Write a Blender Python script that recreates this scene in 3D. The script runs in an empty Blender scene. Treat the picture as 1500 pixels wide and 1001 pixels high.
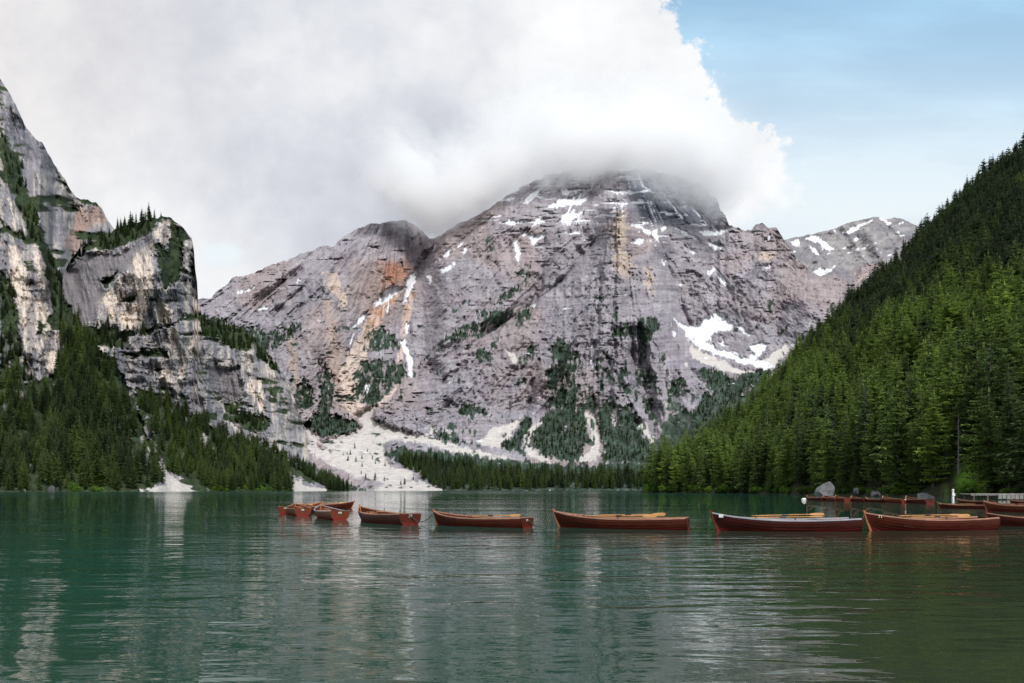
import bpy, bmesh, math, random
import numpy as np
from mathutils import Vector, Matrix
R = math.radians
rng = np.random.default_rng(7)
random.seed(7)
SC = bpy.context.scene
COL = SC.collection

# ------------------------------------------------------------------ camera
F, CX, HZ, CAMZ = 1050.0, 750.0, 717.0, 1.55      # focal length and horizon of the 1500 px wide photograph
cam_d = bpy.data.cameras.new('camera'); cam = bpy.data.objects.new('camera', cam_d); COL.objects.link(cam)
cam_d.sensor_width = 36; cam_d.lens = 36 * F / 1500; cam_d.shift_y = (HZ - 500.5) / 1500
cam_d.clip_start = 0.1; cam_d.clip_end = 30000
cam.location = (0, 0, CAMZ); cam.rotation_euler = (R(90), 0, 0)
SC.camera = cam
SC.view_settings.view_transform = 'Standard'; SC.view_settings.look = 'None'
SC.view_settings.exposure = 0; SC.view_settings.gamma = 1
cy = SC.cycles
cy.volume_bounces = 14; cy.max_bounces = 18; cy.diffuse_bounces = 3; cy.glossy_bounces = 3
cy.volume_step_rate = 0.35; cy.volume_max_steps = 256; cy.transparent_max_bounces = 8
cy.use_denoising = True; cy.denoising_prefilter = 'NONE'; cy.denoising_input_passes = 'RGB_ALBEDO_NORMAL'

def px(u, v, Y):                                   # a point at distance Y seen at (u, v)
    return Vector(((u - CX) / F * Y, Y, CAMZ + (HZ - v) / F * Y))
def wat(u, v):                                     # the water point seen at (u, v)
    return px(u, v, F * CAMZ / (v - HZ))

# ------------------------------------------------------------------ node helpers
class NT:
    def __init__(s, nt): s.nt = nt
    def n(s, t, ins=None, **kw):
        nd = s.nt.nodes.new(t)
        for k, v in kw.items(): setattr(nd, k, v)
        for k, v in (ins or {}).items(): s.put(nd.inputs[k], v)
        return nd
    def put(s, sock, v):
        if isinstance(v, bpy.types.NodeSocket): s.nt.links.new(v, sock)
        elif isinstance(v, bpy.types.Node): s.nt.links.new(v.outputs[0], sock)
        else: sock.default_value = v
    def m(s, op, a, b=0.0, c=0.0, clamp=False):
        nd = s.n('ShaderNodeMath', operation=op, use_clamp=clamp)
        for i, x in enumerate((a, b, c)): s.put(nd.inputs[i], x)
        return nd.outputs[0]
    def sm(s, x, lo, hi, a=0.0, b=1.0):
        nd = s.n('ShaderNodeMapRange', interpolation_type='SMOOTHSTEP')
        for i, q in enumerate((x, lo, hi, a, b)): s.put(nd.inputs[i], q)
        return nd.outputs[0]
    def lin(s, x, lo, hi, a=0.0, b=1.0):
        nd = s.n('ShaderNodeMapRange')
        for i, q in enumerate((x, lo, hi, a, b)): s.put(nd.inputs[i], q)
        return nd.outputs[0]
    def mix(s, f, a, b, mode='MIX'):
        nd = s.n('ShaderNodeMix', data_type='RGBA', blend_type=mode)
        s.put(nd.inputs[0], f); s.put(nd.inputs[6], a); s.put(nd.inputs[7], b)
        return nd.outputs[2]
    def noise(s, vec, scale, det=4, rough=0.5, dist=0.0, dims='3D'):
        nd = s.n('ShaderNodeTexNoise', noise_dimensions=dims)
        if vec is not None: s.put(nd.inputs['Vector'], vec)
        for k, v in (('Scale', scale), ('Detail', det), ('Roughness', rough), ('Distortion', dist)): s.put(nd.inputs[k], v)
        return nd.outputs[0]
    def xyz(s, x, y, z):
        nd = s.n('ShaderNodeCombineXYZ')
        for i, q in enumerate((x, y, z)): s.put(nd.inputs[i], q)
        return nd.outputs[0]
    def ramp(s, f, stops, interp='LINEAR'):
        nd = s.n('ShaderNodeValToRGB'); cr = nd.color_ramp; cr.interpolation = interp
        while len(cr.elements) < len(stops): cr.elements.new(0.5)
        for e, (p, c) in zip(cr.elements, stops):
            e.position = p; e.color = (c, c, c, 1) if isinstance(c, (int, float)) else (*c, 1)
        s.put(nd.inputs[0], f)
        return nd.outputs[0]
def material(name):
    m = bpy.data.materials.new(name); m.use_nodes = True
    t = NT(m.node_tree); b = m.node_tree.nodes['Principled BSDF']
    return m, t, b
def srgb(r, g, b):
    f = lambda c: (c / 255 / 12.92) if c < 10.3 else ((c / 255 + .055) / 1.055) ** 2.4
    return (f(r), f(g), f(b), 1)

# ------------------------------------------------------------------ sky
SUN_EL, SUN_AZ = 44, 154        # the sun stands behind the camera and to its right (azimuth from +Y, clockwise)
W = bpy.data.worlds.new('World'); SC.world = W; W.use_nodes = True
w = NT(W.node_tree); W.node_tree.nodes.clear()
sky = w.n('ShaderNodeTexSky', sky_type='NISHITA', sun_disc=False)
sky.sun_elevation = R(SUN_EL); sky.sun_rotation = R(SUN_AZ); sky.altitude = 1500; sky.air_density = 1.0; sky.dust_density = 1.5
tc = w.n('ShaderNodeTexCoord')
sp = w.n('ShaderNodeSeparateXYZ', {0: tc.outputs['Generated']})
dx, dy, dz = sp.outputs
yy = w.m('MAXIMUM', dy, 0.12)
gx = w.m('DIVIDE', dx, yy); gz = w.m('DIVIDE', dz, yy)     # slope of the direction: sideways and upwards
g = w.xyz(gx, gz, 0.0)
big = w.noise(g, 2.2, 5, 0.55)
puff = w.noise(g, 13.0, 6, 0.62)
fine = w.noise(w.xyz(gx, gz, 3.0), 38.0, 4, 0.6)
# right-hand outline of the great cloud: sideways slope against upward slope
E = [(.25, .20), (.350, .27), (.372, .335), (.395, .378), (.445, .382), (.492, .376), (.509, .360), (.520, .318), (.54, .285), (.578, .270), (.635, .246), (.683, .228), (.8, .20), (1.5, .1)]
edge = w.ramp(w.lin(gz, 0.0, 1.5), [(a / 1.5, b) for a, b in E])
rag = w.m('ADD', w.m('MULTIPLY', w.m('SUBTRACT', puff, 0.5), 0.17), w.m('MULTIPLY', w.m('SUBTRACT', fine, 0.5), 0.075))
dist = w.m('ADD', w.m('SUBTRACT', edge, gx), rag)
soft = w.sm(gz, 0.38, 0.50, 0.040, 0.012)
cl = w.sm(w.m('DIVIDE', dist, soft), -0.6, 1.0)
# behind and beside the camera: broken overcast
behind = w.sm(w.noise(tc.outputs['Generated'], 2.0, 4, 0.6), 0.30, 0.62, 0.30, 0.95)
front = w.sm(dy, 0.0, 0.25)
cover = w.m('ADD', w.m('MULTIPLY', cl, front), w.m('MULTIPLY', behind, w.m('SUBTRACT', 1.0, front)))
# gap of thin sky in the low left part of the cloud
gap = w.m('MULTIPLY', w.sm(w.m('ADD', w.m('POWER', w.m('DIVIDE', w.m('ADD', gx, 0.405), 0.034), 2.0), w.m('POWER', w.m('DIVIDE', w.m('SUBTRACT', gz, 0.327), 0.02), 2.0)), 0.05, 1.2, 0.95, 0.0), w.sm(puff, 0.25, 0.5))
# body of the cloud: white flank on the right, greyer and bluer low on the left, faint rose high on the left
tone = w.m('ADD', w.m('MULTIPLY', w.sm(big, 0.32, 0.70), 0.20), w.m('MULTIPLY', w.sm(puff, 0.3, 0.7), 0.07))
flank = w.sm(gx, -0.2, 0.26)
lowd = w.sm(w.m('ADD', w.m('POWER', w.m('DIVIDE', w.m('ADD', gx, 0.20), 0.27), 2.0), w.m('POWER', w.m('DIVIDE', w.m('SUBTRACT', gz, 0.41), 0.14), 2.0)), 0.0, 1.6, 1.0, 0.0)
lum = w.m('ADD', w.m('ADD', w.m('SUBTRACT', 0.72, w.m('MULTIPLY', lowd, 0.12)), tone), w.m('MULTIPLY', flank, 0.10))
rose = w.m('MULTIPLY', w.sm(gx, -0.75, -0.28, 1.0, 0.0), w.sm(gz, 0.28, 0.55))
ccol = w.mix(w.sm(lum, 0.68, 0.95), (0.90, 0.93, 1.03, 1), (0.985, 1.0, 1.02, 1))
ccol = w.mix(w.m('MULTIPLY', rose, 0.5), ccol, (1.06, 1.0, 0.97, 1))
ccol = w.mix(1.0, ccol, w.xyz(lum, lum, lum), 'MULTIPLY')
bgc = w.n('ShaderNodeBackground', {0: ccol, 1: 1.0})
veil = w.m('ADD', w.sm(gz, 0.30, 0.75, 0.92, 0.66), w.m('MULTIPLY', w.sm(w.noise(w.xyz(gx, w.m('MULTIPLY', gz, 4.0), 1.0), 2.5, 4, 0.55), 0.35, 0.75), 0.24), clamp=True)
bgs = w.n('ShaderNodeBackground', {0: sky, 1: 0.15})
bgv = w.n('ShaderNodeBackground', {0: w.mix(w.sm(gz, 0.35, 0.72), (0.85, 0.93, 0.97, 1), (0.45, 0.74, 0.98, 1)), 1: 1.0})
s1 = w.n('ShaderNodeMixShader', {0: veil, 1: bgs, 2: bgv})
cov2 = w.m('MULTIPLY', cover, w.m('SUBTRACT', 1.0, gap))
s2 = w.n('ShaderNodeMixShader', {0: cov2, 1: s1, 2: bgc})
w.n('ShaderNodeOutputWorld', {0: s2})
sl = bpy.data.lights.new('sun', 'SUN'); sl.energy = 3.3; sl.angle = R(12); sl.color = (1.0, 0.97, 0.93)
so = bpy.data.objects.new('sun', sl); COL.objects.link(so)
sd = Vector((math.sin(R(SUN_AZ)) * math.cos(R(SUN_EL)), math.cos(R(SUN_AZ)) * math.cos(R(SUN_EL)), math.sin(R(SUN_EL))))
so.rotation_euler = sd.to_track_quat('Z', 'Y').to_euler()

# ------------------------------------------------------------------ object helpers
def tag(o, label=None, cat=None, group=None, kind=None):
    if label: o['label'] = label
    if cat: o['category'] = cat
    if group: o['group'] = group
    if kind: o['kind'] = kind
    return o
def link(name, me, mats=(), parent=None):
    o = bpy.data.objects.new(name, me); COL.objects.link(o)
    for m in mats: me.materials.append(m)
    if parent: o.parent = parent
    return o
def empty(name, loc=(0, 0, 0), rz=0.0):
    o = bpy.data.objects.new(name, None); COL.objects.link(o)
    o.location = loc; o.rotation_euler = (0, 0, rz); o.empty_display_size = .2
    return o
def mesh(name, vs, fs, smooth=False):
    me = bpy.data.meshes.new(name)
    me.from_pydata([tuple(v) for v in vs], [], [tuple(f) for f in fs]); me.update()
    if smooth: me.polygons.foreach_set('use_smooth', [True] * len(me.polygons))
    return me
class MB:                                           # collects shapes into one mesh
    def __init__(s): s.v = []; s.f = []
    def add(s, vs, fs):
        k = len(s.v); s.v += [tuple(v) for v in vs]; s.f += [tuple(i + k for i in f) for f in fs]
    def box(s, c, d, rz=0.0, bev=0.0):
        x, y, z = d[0] / 2, d[1] / 2, d[2] / 2
        if bev:
            bm = bmesh.new(); bmesh.ops.create_cube(bm, size=1); bmesh.ops.scale(bm, vec=d, verts=bm.verts)
            bmesh.ops.bevel(bm, geom=bm.edges[:], offset=bev, segments=2, affect='EDGES', profile=.5)
            vs = [v.co.copy() for v in bm.verts]; bm.verts.index_update()
            fs = [[v.index for v in f.verts] for f in bm.faces]; bm.free()
        else:
            vs = [Vector((a * x, b * y, e * z)) for e in (-1, 1) for a, b in ((-1, -1), (1, -1), (1, 1), (-1, 1))]
            fs = [(3, 2, 1, 0), (4, 5, 6, 7), (0, 1, 5, 4), (1, 2, 6, 5), (2, 3, 7, 6), (3, 0, 4, 7)]
        m = Matrix.Rotation(rz, 3, 'Z'); s.add([m @ v + Vector(c) for v in vs], fs)
    def tube(s, pts, rad, n=8, flat=1.0):
        pts = [Vector(p) for p in pts]
        rad = rad if isinstance(rad, (list, tuple)) else [rad] * len(pts)
        vs, fs = [], []
        for i, p in enumerate(pts):
            d = (pts[min(i + 1, len(pts) - 1)] - pts[max(i - 1, 0)]).normalized()
            a = d.cross(Vector((0, 0, 1)))
            a = a.normalized() if a.length > 1e-4 else Vector((1, 0, 0))
            b = a.cross(d).normalized()
            for k in range(n):
                t = 2 * math.pi * k / n
                vs.append(p + (a * math.cos(t) + b * math.sin(t) * flat) * rad[i])
        for i in range(len(pts) - 1):
            for k in range(n):
                k2 = (k + 1) % n; fs.append((i * n + k, i * n + k2, (i + 1) * n + k2, (i + 1) * n + k))
        fs.append(tuple(range(n - 1, -1, -1))); fs.append(tuple((len(pts) - 1) * n + k for k in range(n)))
        s.add(vs, fs)
    def out(s, name, mat, parent=None, smooth=False): return link(name, mesh(name, s.v, s.f, smooth), [mat], parent)

# ------------------------------------------------------------------ noise on arrays
def _h(ix, iy, sd):
    n = (ix.astype(np.uint32) * np.uint32(374761393) + iy.astype(np.uint32) * np.uint32(668265263) + np.uint32((sd * 974634533) & 0xffffffff))
    n = (n ^ (n >> np.uint32(13))) * np.uint32(1274126177)
    n = (n ^ (n >> np.uint32(15))) * np.uint32(2246822519)
    return (n ^ (n >> np.uint32(16))).astype(np.float64) / 4294967296.0 * 2 - 1
def vn(x, y, sd=0):
    x, y = np.broadcast_arrays(np.asarray(x, float), np.asarray(y, float))
    x0 = np.floor(x); y0 = np.floor(y); fx = x - x0; fy = y - y0
    ix = x0.astype(np.int64); iy = y0.astype(np.int64)
    fx = fx ** 3 * (fx * (fx * 6 - 15) + 10); fy = fy ** 3 * (fy * (fy * 6 - 15) + 10)
    a, b, c, d = _h(ix, iy, sd), _h(ix + 1, iy, sd), _h(ix, iy + 1, sd), _h(ix + 1, iy + 1, sd)
    return (a * (1 - fx) + b * fx) * (1 - fy) + (c * (1 - fx) + d * fx) * fy
def fbm(x, y, o=5, sd=0, gain=.5):
    r = 0; a = 1; t = 0; cs, sn = math.cos(.6), math.sin(.6)
    for i in range(o):
        r = r + a * vn(x, y, sd + i * 17); t += a; a *= gain
        x, y = (x * cs - y * sn) * 2.03 + 5.1, (x * sn + y * cs) * 2.03 + 1.7
    return r / t * 1.4
def ridge(x, y, o=4, sd=0, gain=.5):
    r = 0; a = 1; t = 0
    for i in range(o):
        r = r + a * (1 - 2 * np.abs(vn(x, y, sd + i * 13))); t += a; a *= gain
        x, y = x * 2.07 + 3.3, y * 2.07 + 8.8
    return r / t
def sst(x, a, b):
    t = np.clip((x - a) / (b - a), 0, 1); return t * t * (3 - 2 * t)
def lerp(c, d, m): return c * (1 - m[..., None]) + np.array(d) * m[..., None]

# distance fields of traced outlines (positive inside), in the photograph's own coordinates
def sdf(U, V, pts):
    p = np.array(pts, float); q = np.roll(p, -1, 0)
    pad = 25; out = np.full(U.shape, -99.0)
    sel = (U > p[:, 0].min() - pad) & (U < p[:, 0].max() + pad) & (V > p[:, 1].min() - pad) & (V < p[:, 1].max() + pad)
    u, v = U[sel], V[sel]
    if not u.size: return out
    d = np.full(u.shape, 1e9); ins = np.zeros(u.shape, bool)
    for (x0, y0), (x1, y1) in zip(p, q):
        ex, ey = x1 - x0, y1 - y0
        t = np.clip(((u - x0) * ex + (v - y0) * ey) / (ex * ex + ey * ey + 1e-9), 0, 1)
        d = np.minimum(d, np.hypot(u - x0 - t * ex, v - y0 - t * ey))
        if abs(ey) > 1e-9: ins ^= ((y0 > v) != (y1 > v)) & (u < ex * (v - y0) / ey + x0)
    out[sel] = np.where(ins, d, -d)
    return out
def strip(U, V, pts, wd):
    p = np.array(pts, float); d = np.full(U.shape, 1e9)
    wd = np.broadcast_to(np.array(wd, float), (len(p),)); best = np.full(U.shape, -99.0)
    for i in range(len(p) - 1):
        (x0, y0), (x1, y1) = p[i], p[i + 1]; ex, ey = x1 - x0, y1 - y0
        t = np.clip(((U - x0) * ex + (V - y0) * ey) / (ex * ex + ey * ey + 1e-9), 0, 1)
        best = np.maximum(best, wd[i] * (1 - t) + wd[i + 1] * t - np.hypot(U - x0 - t * ex, V - y0 - t * ey))
    return best
def Z(ox, oy, k, *pts): return [(ox + a * k, oy + b * k) for a, b in pts]
def union(U, V, polys):
    r = np.full(U.shape, -99.0)
    for p in polys: r = np.maximum(r, sdf(U, V, p))
    return r

# ------------------------------------------------------------------ terrain builder
class Patch: pass
def table(U, V, cols):                               # depth from columns of (v, Y) pairs
    us = np.array([c[0] for c in cols], float)
    D = []
    for _, prof in cols:
        prof = sorted(prof); D.append(np.interp(V, [a for a, _ in prof], [b for _, b in prof]))
    D = np.array(D); k = np.clip(np.searchsorted(us, U) - 1, 0, len(us) - 2)
    t = np.clip((U - us[k]) / (us[k + 1] - us[k]), 0, 1); t = t * t * (3 - 2 * t)
    I, J = np.indices(U.shape)
    return D[k, I, J] * (1 - t) + D[k + 1, I, J] * t
def build_terrain(name, U, V, Y, colour, mat, back=350.0):
    nv, nu = U.shape
    X = (U - CX) / F * Y; Zz = CAMZ + (HZ - V) / F * Y
    rows = [(X, Y, Zz)]
    for f, dn in ((.12, .02), (.35, .18), (.7, .55), (1.0, 1.05)):           # the far side of the mountain falls away again
        yb = Y[-1] + back * f
        rows.append((((U[-1] - CX) / F * yb)[None], yb[None], (Zz[-1] * (1 - dn) - 4 * f)[None]))
    X = np.concatenate([r[0] for r in rows]); Yf = np.concatenate([r[1] for r in rows]); Zf = np.concatenate([r[2] for r in rows])
    cc = np.concatenate([colour] + [colour[-1:]] * 4)
    n2 = X.shape[0]
    co = np.stack([X, Yf, Zf], -1).reshape(-1, 3).astype(np.float32)
    idx = np.arange(n2 * nu).reshape(n2, nu)
    q = np.stack([idx[:-1, :-1], idx[:-1, 1:], idx[1:, 1:], idx[1:, :-1]], -1).reshape(-1, 4)
    me = bpy.data.meshes.new(name)
    me.vertices.add(len(co)); me.vertices.foreach_set('co', co.ravel())
    me.loops.add(q.size); me.loops.foreach_set('vertex_index', q.ravel().astype(np.int32))
    me.polygons.add(len(q)); me.polygons.foreach_set('loop_start', np.arange(0, q.size, 4, dtype=np.int32))
    me.polygons.foreach_set('use_smooth', np.ones(len(q), bool))
    me.update(calc_edges=True)
    at = me.attributes.new('tone', 'FLOAT_COLOR', 'POINT')
    at.data.foreach_set('color', np.concatenate([cc.reshape(-1, 3), np.ones((len(co), 1))], 1).astype(np.float32).ravel())
    me.materials.append(mat)
    o = bpy.data.objects.new(name, me); COL.objects.link(o); tag(o, kind='structure')
    p = Patch(); p.o = o; p.U = U; p.V = V; p.P = np.stack([X[:nv], Yf[:nv], Zf[:nv]], -1)
    return p
def sample(p, n, seed):                              # n random surface points, with their place in the photograph
    r = np.random.default_rng(seed); nv, nu = p.U.shape
    a = r.random(n) * (nv - 1.001); b = r.random(n) * (nu - 1.001)
    i, j = a.astype(int), b.astype(int); fa, fb = (a - i)[:, None], (b - j)[:, None]
    def bl(A): return (A[i, j] * (1 - fa) + A[i + 1, j] * fa) * (1 - fb) + (A[i, j + 1] * (1 - fa) + A[i + 1, j + 1] * fa) * fb
    return bl(p.P), bl(p.U[..., None])[:, 0], bl(p.V[..., None])[:, 0]

def rock_material(name, bscale, bdist, fine):
    m, t, b = material(name)
    a = t.n('ShaderNodeAttribute', attribute_name='tone')
    ge = t.n('ShaderNodeNewGeometry')
    nz = t.noise(ge.outputs['Position'], fine, 5, 0.65)
    st = t.n('ShaderNodeVectorMath', {0: ge.outputs['Position'], 1: (.35, .35, 2.2)}, operation='MULTIPLY')
    nb = t.noise(st.outputs[0], bscale, 6, 0.68)
    k = t.lin(nz, .25, .75, .72, 1.28)
    t.put(b.inputs['Base Color'], t.mix(1.0, a.outputs['Color'], t.xyz(k, k, k), 'MULTIPLY'))
    b.inputs['Roughness'].default_value = .95; b.inputs['Specular IOR Level'].default_value = .15
    bp = t.n('ShaderNodeBump', {'Strength': .8, 'Distance': bdist, 'Height': nb})
    t.put(b.inputs['Normal'], bp)
    return m
M_far = rock_material('limestone_far', .05, 9.0, .11)
M_near = rock_material('limestone_near', .14, 2.6, .33)
M_soil = rock_material('forest_soil', .6, .5, .5)

# ================================================================== the great massif, with the far shore at its foot
SKY = [(230, 470), (275, 446), (296, 436), (310, 437), (320, 425), (340, 408), (375, 398), (410, 383), (440, 372), (470, 363), (490, 360), (505, 345), (530, 332), (560, 325), (590, 323), (606, 327), (620, 338), (630, 350), (640, 346), (665, 331), (700, 314), (760, 276), (800, 258), (830, 251), (880, 249), (930, 250), (980, 254), (1024, 267), (1036, 276), (1041, 288), (1051, 292), (1055, 309), (1062, 314), (1068, 331), (1080, 333), (1100, 338), (1108, 330), (1117, 328), (1126, 334), (1137, 336), (1150, 354), (1165, 374), (1185, 396), (1200, 404), (1222, 396), (1240, 400), (1270, 388), (1290, 386), (1330, 400), (1400, 440), (1470, 470)]
nu, nv = 1000, 420
u = np.linspace(230, 1470, nu)
vs = np.interp(u, [a for a, _ in SKY], [b for _, b in SKY])
vs = vs + 2.2 * fbm(u / 9, u * 0 + 3, 4, 5) + 1.5 * fbm(u / 30, u * 0 + 9, 3, 6)
s = np.linspace(0, 1, nv)[:, None]
U = np.repeat(u[None], nv, 0); V = 724 + (vs[None] - 724) * s
foot = [(724, 820), (716, 870), (700, 1000), (660, 1200), (620, 1430), (600, 1530)]
Y = table(U, V, [
    (230, foot + [(500, 1950), (430, 2300)]), (380, foot + [(560, 1650), (500, 1850), (400, 2350)]),
    (450, foot + [(560, 1640), (480, 1850), (400, 2250), (360, 2600)]), (500, foot + [(560, 1650), (500, 1820), (420, 2150), (330, 2700)]),
    (560, foot + [(520, 1950), (440, 2350), (380, 2500), (325, 2800)]), (612, foot + [(540, 1900), (470, 2250), (400, 2650), (330, 3000)]),
    (660, foot + [(560, 1640), (500, 1800), (400, 2300), (330, 2750)]), (750, foot + [(560, 1620), (500, 1760), (400, 2150), (320, 2450), (260, 2800)]),
    (860, foot + [(560, 1620), (500, 1740), (400, 2020), (330, 2300), (290, 2600), (215, 3000)]),
    (905, foot + [(560, 1640), (500, 1760), (440, 1900), (400, 1980), (305, 2180), (296, 2500), (215, 3000)]),
    (950, foot + [(560, 1640), (470, 1830), (400, 2150), (340, 2450), (322, 2700), (270, 3000)]),
    (1010, foot + [(580, 1650), (540, 1800), (500, 2150), (480, 2350), (400, 2520), (340, 2700), (300, 3000)]),
    (1060, foot + [(570, 1700), (540, 1850), (500, 2250), (470, 2400), (400, 2560), (335, 2800)]),
    (1130, foot + [(560, 1750), (530, 1900), (490, 2250), (420, 2450), (330, 2800)]),
    (1190, foot + [(560, 1750), (520, 1950), (440, 2250), (395, 2600)]), (1300, foot + [(560, 1750), (480, 2050), (390, 2600)]), (1470, foot + [(470, 2300)])])
XN = (U - CX) * 2.0; ZN = (HZ - V) * 2.0
def creases(pts, amp, wd):
    return amp * np.exp(-np.maximum(0, -strip(U, V, pts, 0)) / wd)
Y = Y - creases([(905, 300), (893, 360), (870, 430), (840, 500), (800, 560)], 110, 30) - creases([(745, 452), (690, 478), (640, 512), (600, 560), (560, 610)], 70, 16)
Y = Y - creases([(470, 400), (482, 450), (470, 520)], 80, 16) - creases([(1085, 360), (1060, 420), (1040, 450)], 35, 14) - creases([(1150, 360), (1120, 430), (1100, 470)], 30, 16)
Y = Y - creases([(940, 470), (985, 520), (1010, 570)], 70, 18) - creases([(720, 340), (690, 400), (650, 450)], 60, 16)
Y = Y + creases([(870, 355), (825, 410), (780, 445), (740, 472), (715, 487)], 100, 12) + creases([(628, 372), (600, 430), (580, 480)], 80, 12) + creases([(985, 350), (975, 420), (1000, 460)], 60, 14)
Y = Y + creases([(800, 600), (830, 540), (850, 480)], 50, 10) + creases([(870, 610), (880, 560), (900, 510)], 50, 10) + creases([(770, 610), (780, 560), (800, 500)], 40, 9) + creases([(965, 640), (945, 570), (925, 520)], 45, 9)
# masks
th = np.arctan2(U - 900, V - 170 + 0 * U); rr_ = np.hypot(U - 900, V - 170); thl = np.arctan2(U - 590, V - 250); wl = sst(U, 640, 585)
tw = .10 * fbm(U / 70, V / 70, 3, 71); lft = ridge(th * 7 + tw * 2.5, rr_ / 380, 3, 72) * (1 - wl) * (.45 + .55 * sst(rr_, 120, 330)) * (1 - .5 * sst(U, 980, 1060)) + ridge(thl * 5 + tw * 2, V / 240, 3, 73) * wl
fin = ridge(th * 24 + tw * 3.5, rr_ / 150, 5, 74, .6) * (1 - wl) + ridge(thl * 17 + tw * 3, V / 110, 5, 75, .6) * wl
fin_ = fin
wob = 3.6 * fbm(U / 9, V / 9, 4, 40) + 2.4 * fbm(U / 2.6, V / 4, 3, 41)
r3 = lambda *p: Z(300, 230, 1 / 3, *p)
r4 = lambda *p: Z(700, 230, 1300 / 3000, *p)
r5 = lambda *p: Z(400, 500, 560 / 1500, *p)
veg_p = [[(285, 462), (330, 466), (345, 478), (372, 480), (395, 490), (432, 474), (440, 480), (405, 508), (370, 520), (280, 500)],
    r3((745, 765), (800, 750), (875, 825), (860, 848), (700, 850), (710, 800)), r3((685, 905), (760, 890), (880, 910), (890, 965), (820, 1020), (740, 1100), (660, 1080), (655, 960)),
    r5((185, 120), (205, 90), (240, 140), (232, 230), (215, 280), (270, 290), (345, 330), (300, 360), (190, 385), (150, 350), (120, 330), (160, 290), (185, 240)),
    r5((120, 145), (160, 190), (165, 235), (140, 270), (85, 260), (82, 210), (105, 180)),
    r3((920, 960), (1000, 840), (1060, 790), (1190, 725), (1300, 680), (1360, 672), (1350, 700), (1290, 740), (1180, 790), (1100, 815), (1000, 860), (950, 910)),
    r4((0, 525), (60, 512), (120, 518), (60, 570), (0, 612)), r4((75, 465), (130, 440), (155, 450), (100, 485), (70, 500)), r4((125, 535), (185, 500), (190, 535), (140, 570)),
    r4((440, 605), (480, 575), (510, 545), (520, 600), (480, 620)), r4((540, 545), (590, 540), (625, 575), (610, 600), (560, 640), (535, 600)),
    r4((270, 640), (310, 625), (345, 680), (330, 750), (360, 810), (300, 860), (240, 840), (235, 760), (250, 700)),
    r5((1110, 260), (1180, 250), (1215, 290), (1245, 400), (1220, 440), (1170, 470), (1080, 465), (1020, 420), (1000, 380), (1060, 300)),
    r5((1275, 270), (1320, 225), (1330, 300), (1340, 330), (1350, 260), (1400, 250), (1430, 330), (1480, 400), (1500, 480), (1300, 480), (1290, 400), (1270, 330)),
    r5((620, 365), (650, 345), (700, 365), (760, 400), (780, 390), (800, 410), (700, 395), (640, 385)), r5((940, 360), (1000, 300), (1020, 320), (990, 370), (985, 440), (890, 420)),
    r5((730, 255), (760, 250), (840, 270), (845, 295), (800, 290), (760, 300), (730, 290)), r5((800, 30), (850, 40), (865, 75), (830, 85), (790, 60)),
    r5((1420, 120), (1480, 105), (1500, 150), (1470, 180), (1430, 170)), r5((1090, 20), (1140, 0), (1200, 50), (1180, 90), (1100, 80)), r5((1080, 120), (1140, 90), (1180, 120), (1200, 220), (1150, 250), (1080, 200)),
    r4((735, 720), (790, 715), (850, 745), (900, 735), (1000, 722), (985, 760), (900, 800), (850, 860), (770, 850), (800, 800), (760, 760)), r4((645, 770), (690, 745), (710, 775), (680, 800), (645, 808)), r4((535, 740), (570, 712), (600, 735), (590, 770), (545, 775)),
    r4((560, 815), (585, 815), (580, 880), (555, 870)), r4((760, 800), (830, 790), (870, 900), (700, 960)), [(960, 640), (985, 605), (1040, 600), (1100, 570), (1150, 540), (1150, 600), (1000, 700), (940, 690)],
    [(585, 655), (650, 662), (720, 672), (800, 678), (870, 680), (960, 676), (960, 724), (655, 724), (640, 712), (610, 690), (565, 668)],
    [(440, 660), (470, 690), (520, 712), (545, 722), (440, 722)], r4((400, 470), (440, 470), (370, 510)), r4((180, 620), (200, 640), (150, 720), (140, 690))]
veg = union(U, V, veg_p) + 1.25 * wob + 3.5 * fbm(U / 4, V / 16, 4, 44)
speck = fbm(U / 7, V / 13, 5, 77) + .7 * fbm(U / 45, V / 45, 3, 78)
spz = sst(V, 440, 570) * sst(U, 560, 680) * (1 - sst(V, 650, 680))
veg = np.maximum(veg, 8 * (speck - 1.05 + .5 * spz))
veg = np.maximum(veg, 8 * (fbm(U / 14 - V / 30, V / 6, 4, 79) - .95 + .3 * sst(U, 700, 640) * sst(V, 400, 470)))
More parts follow.
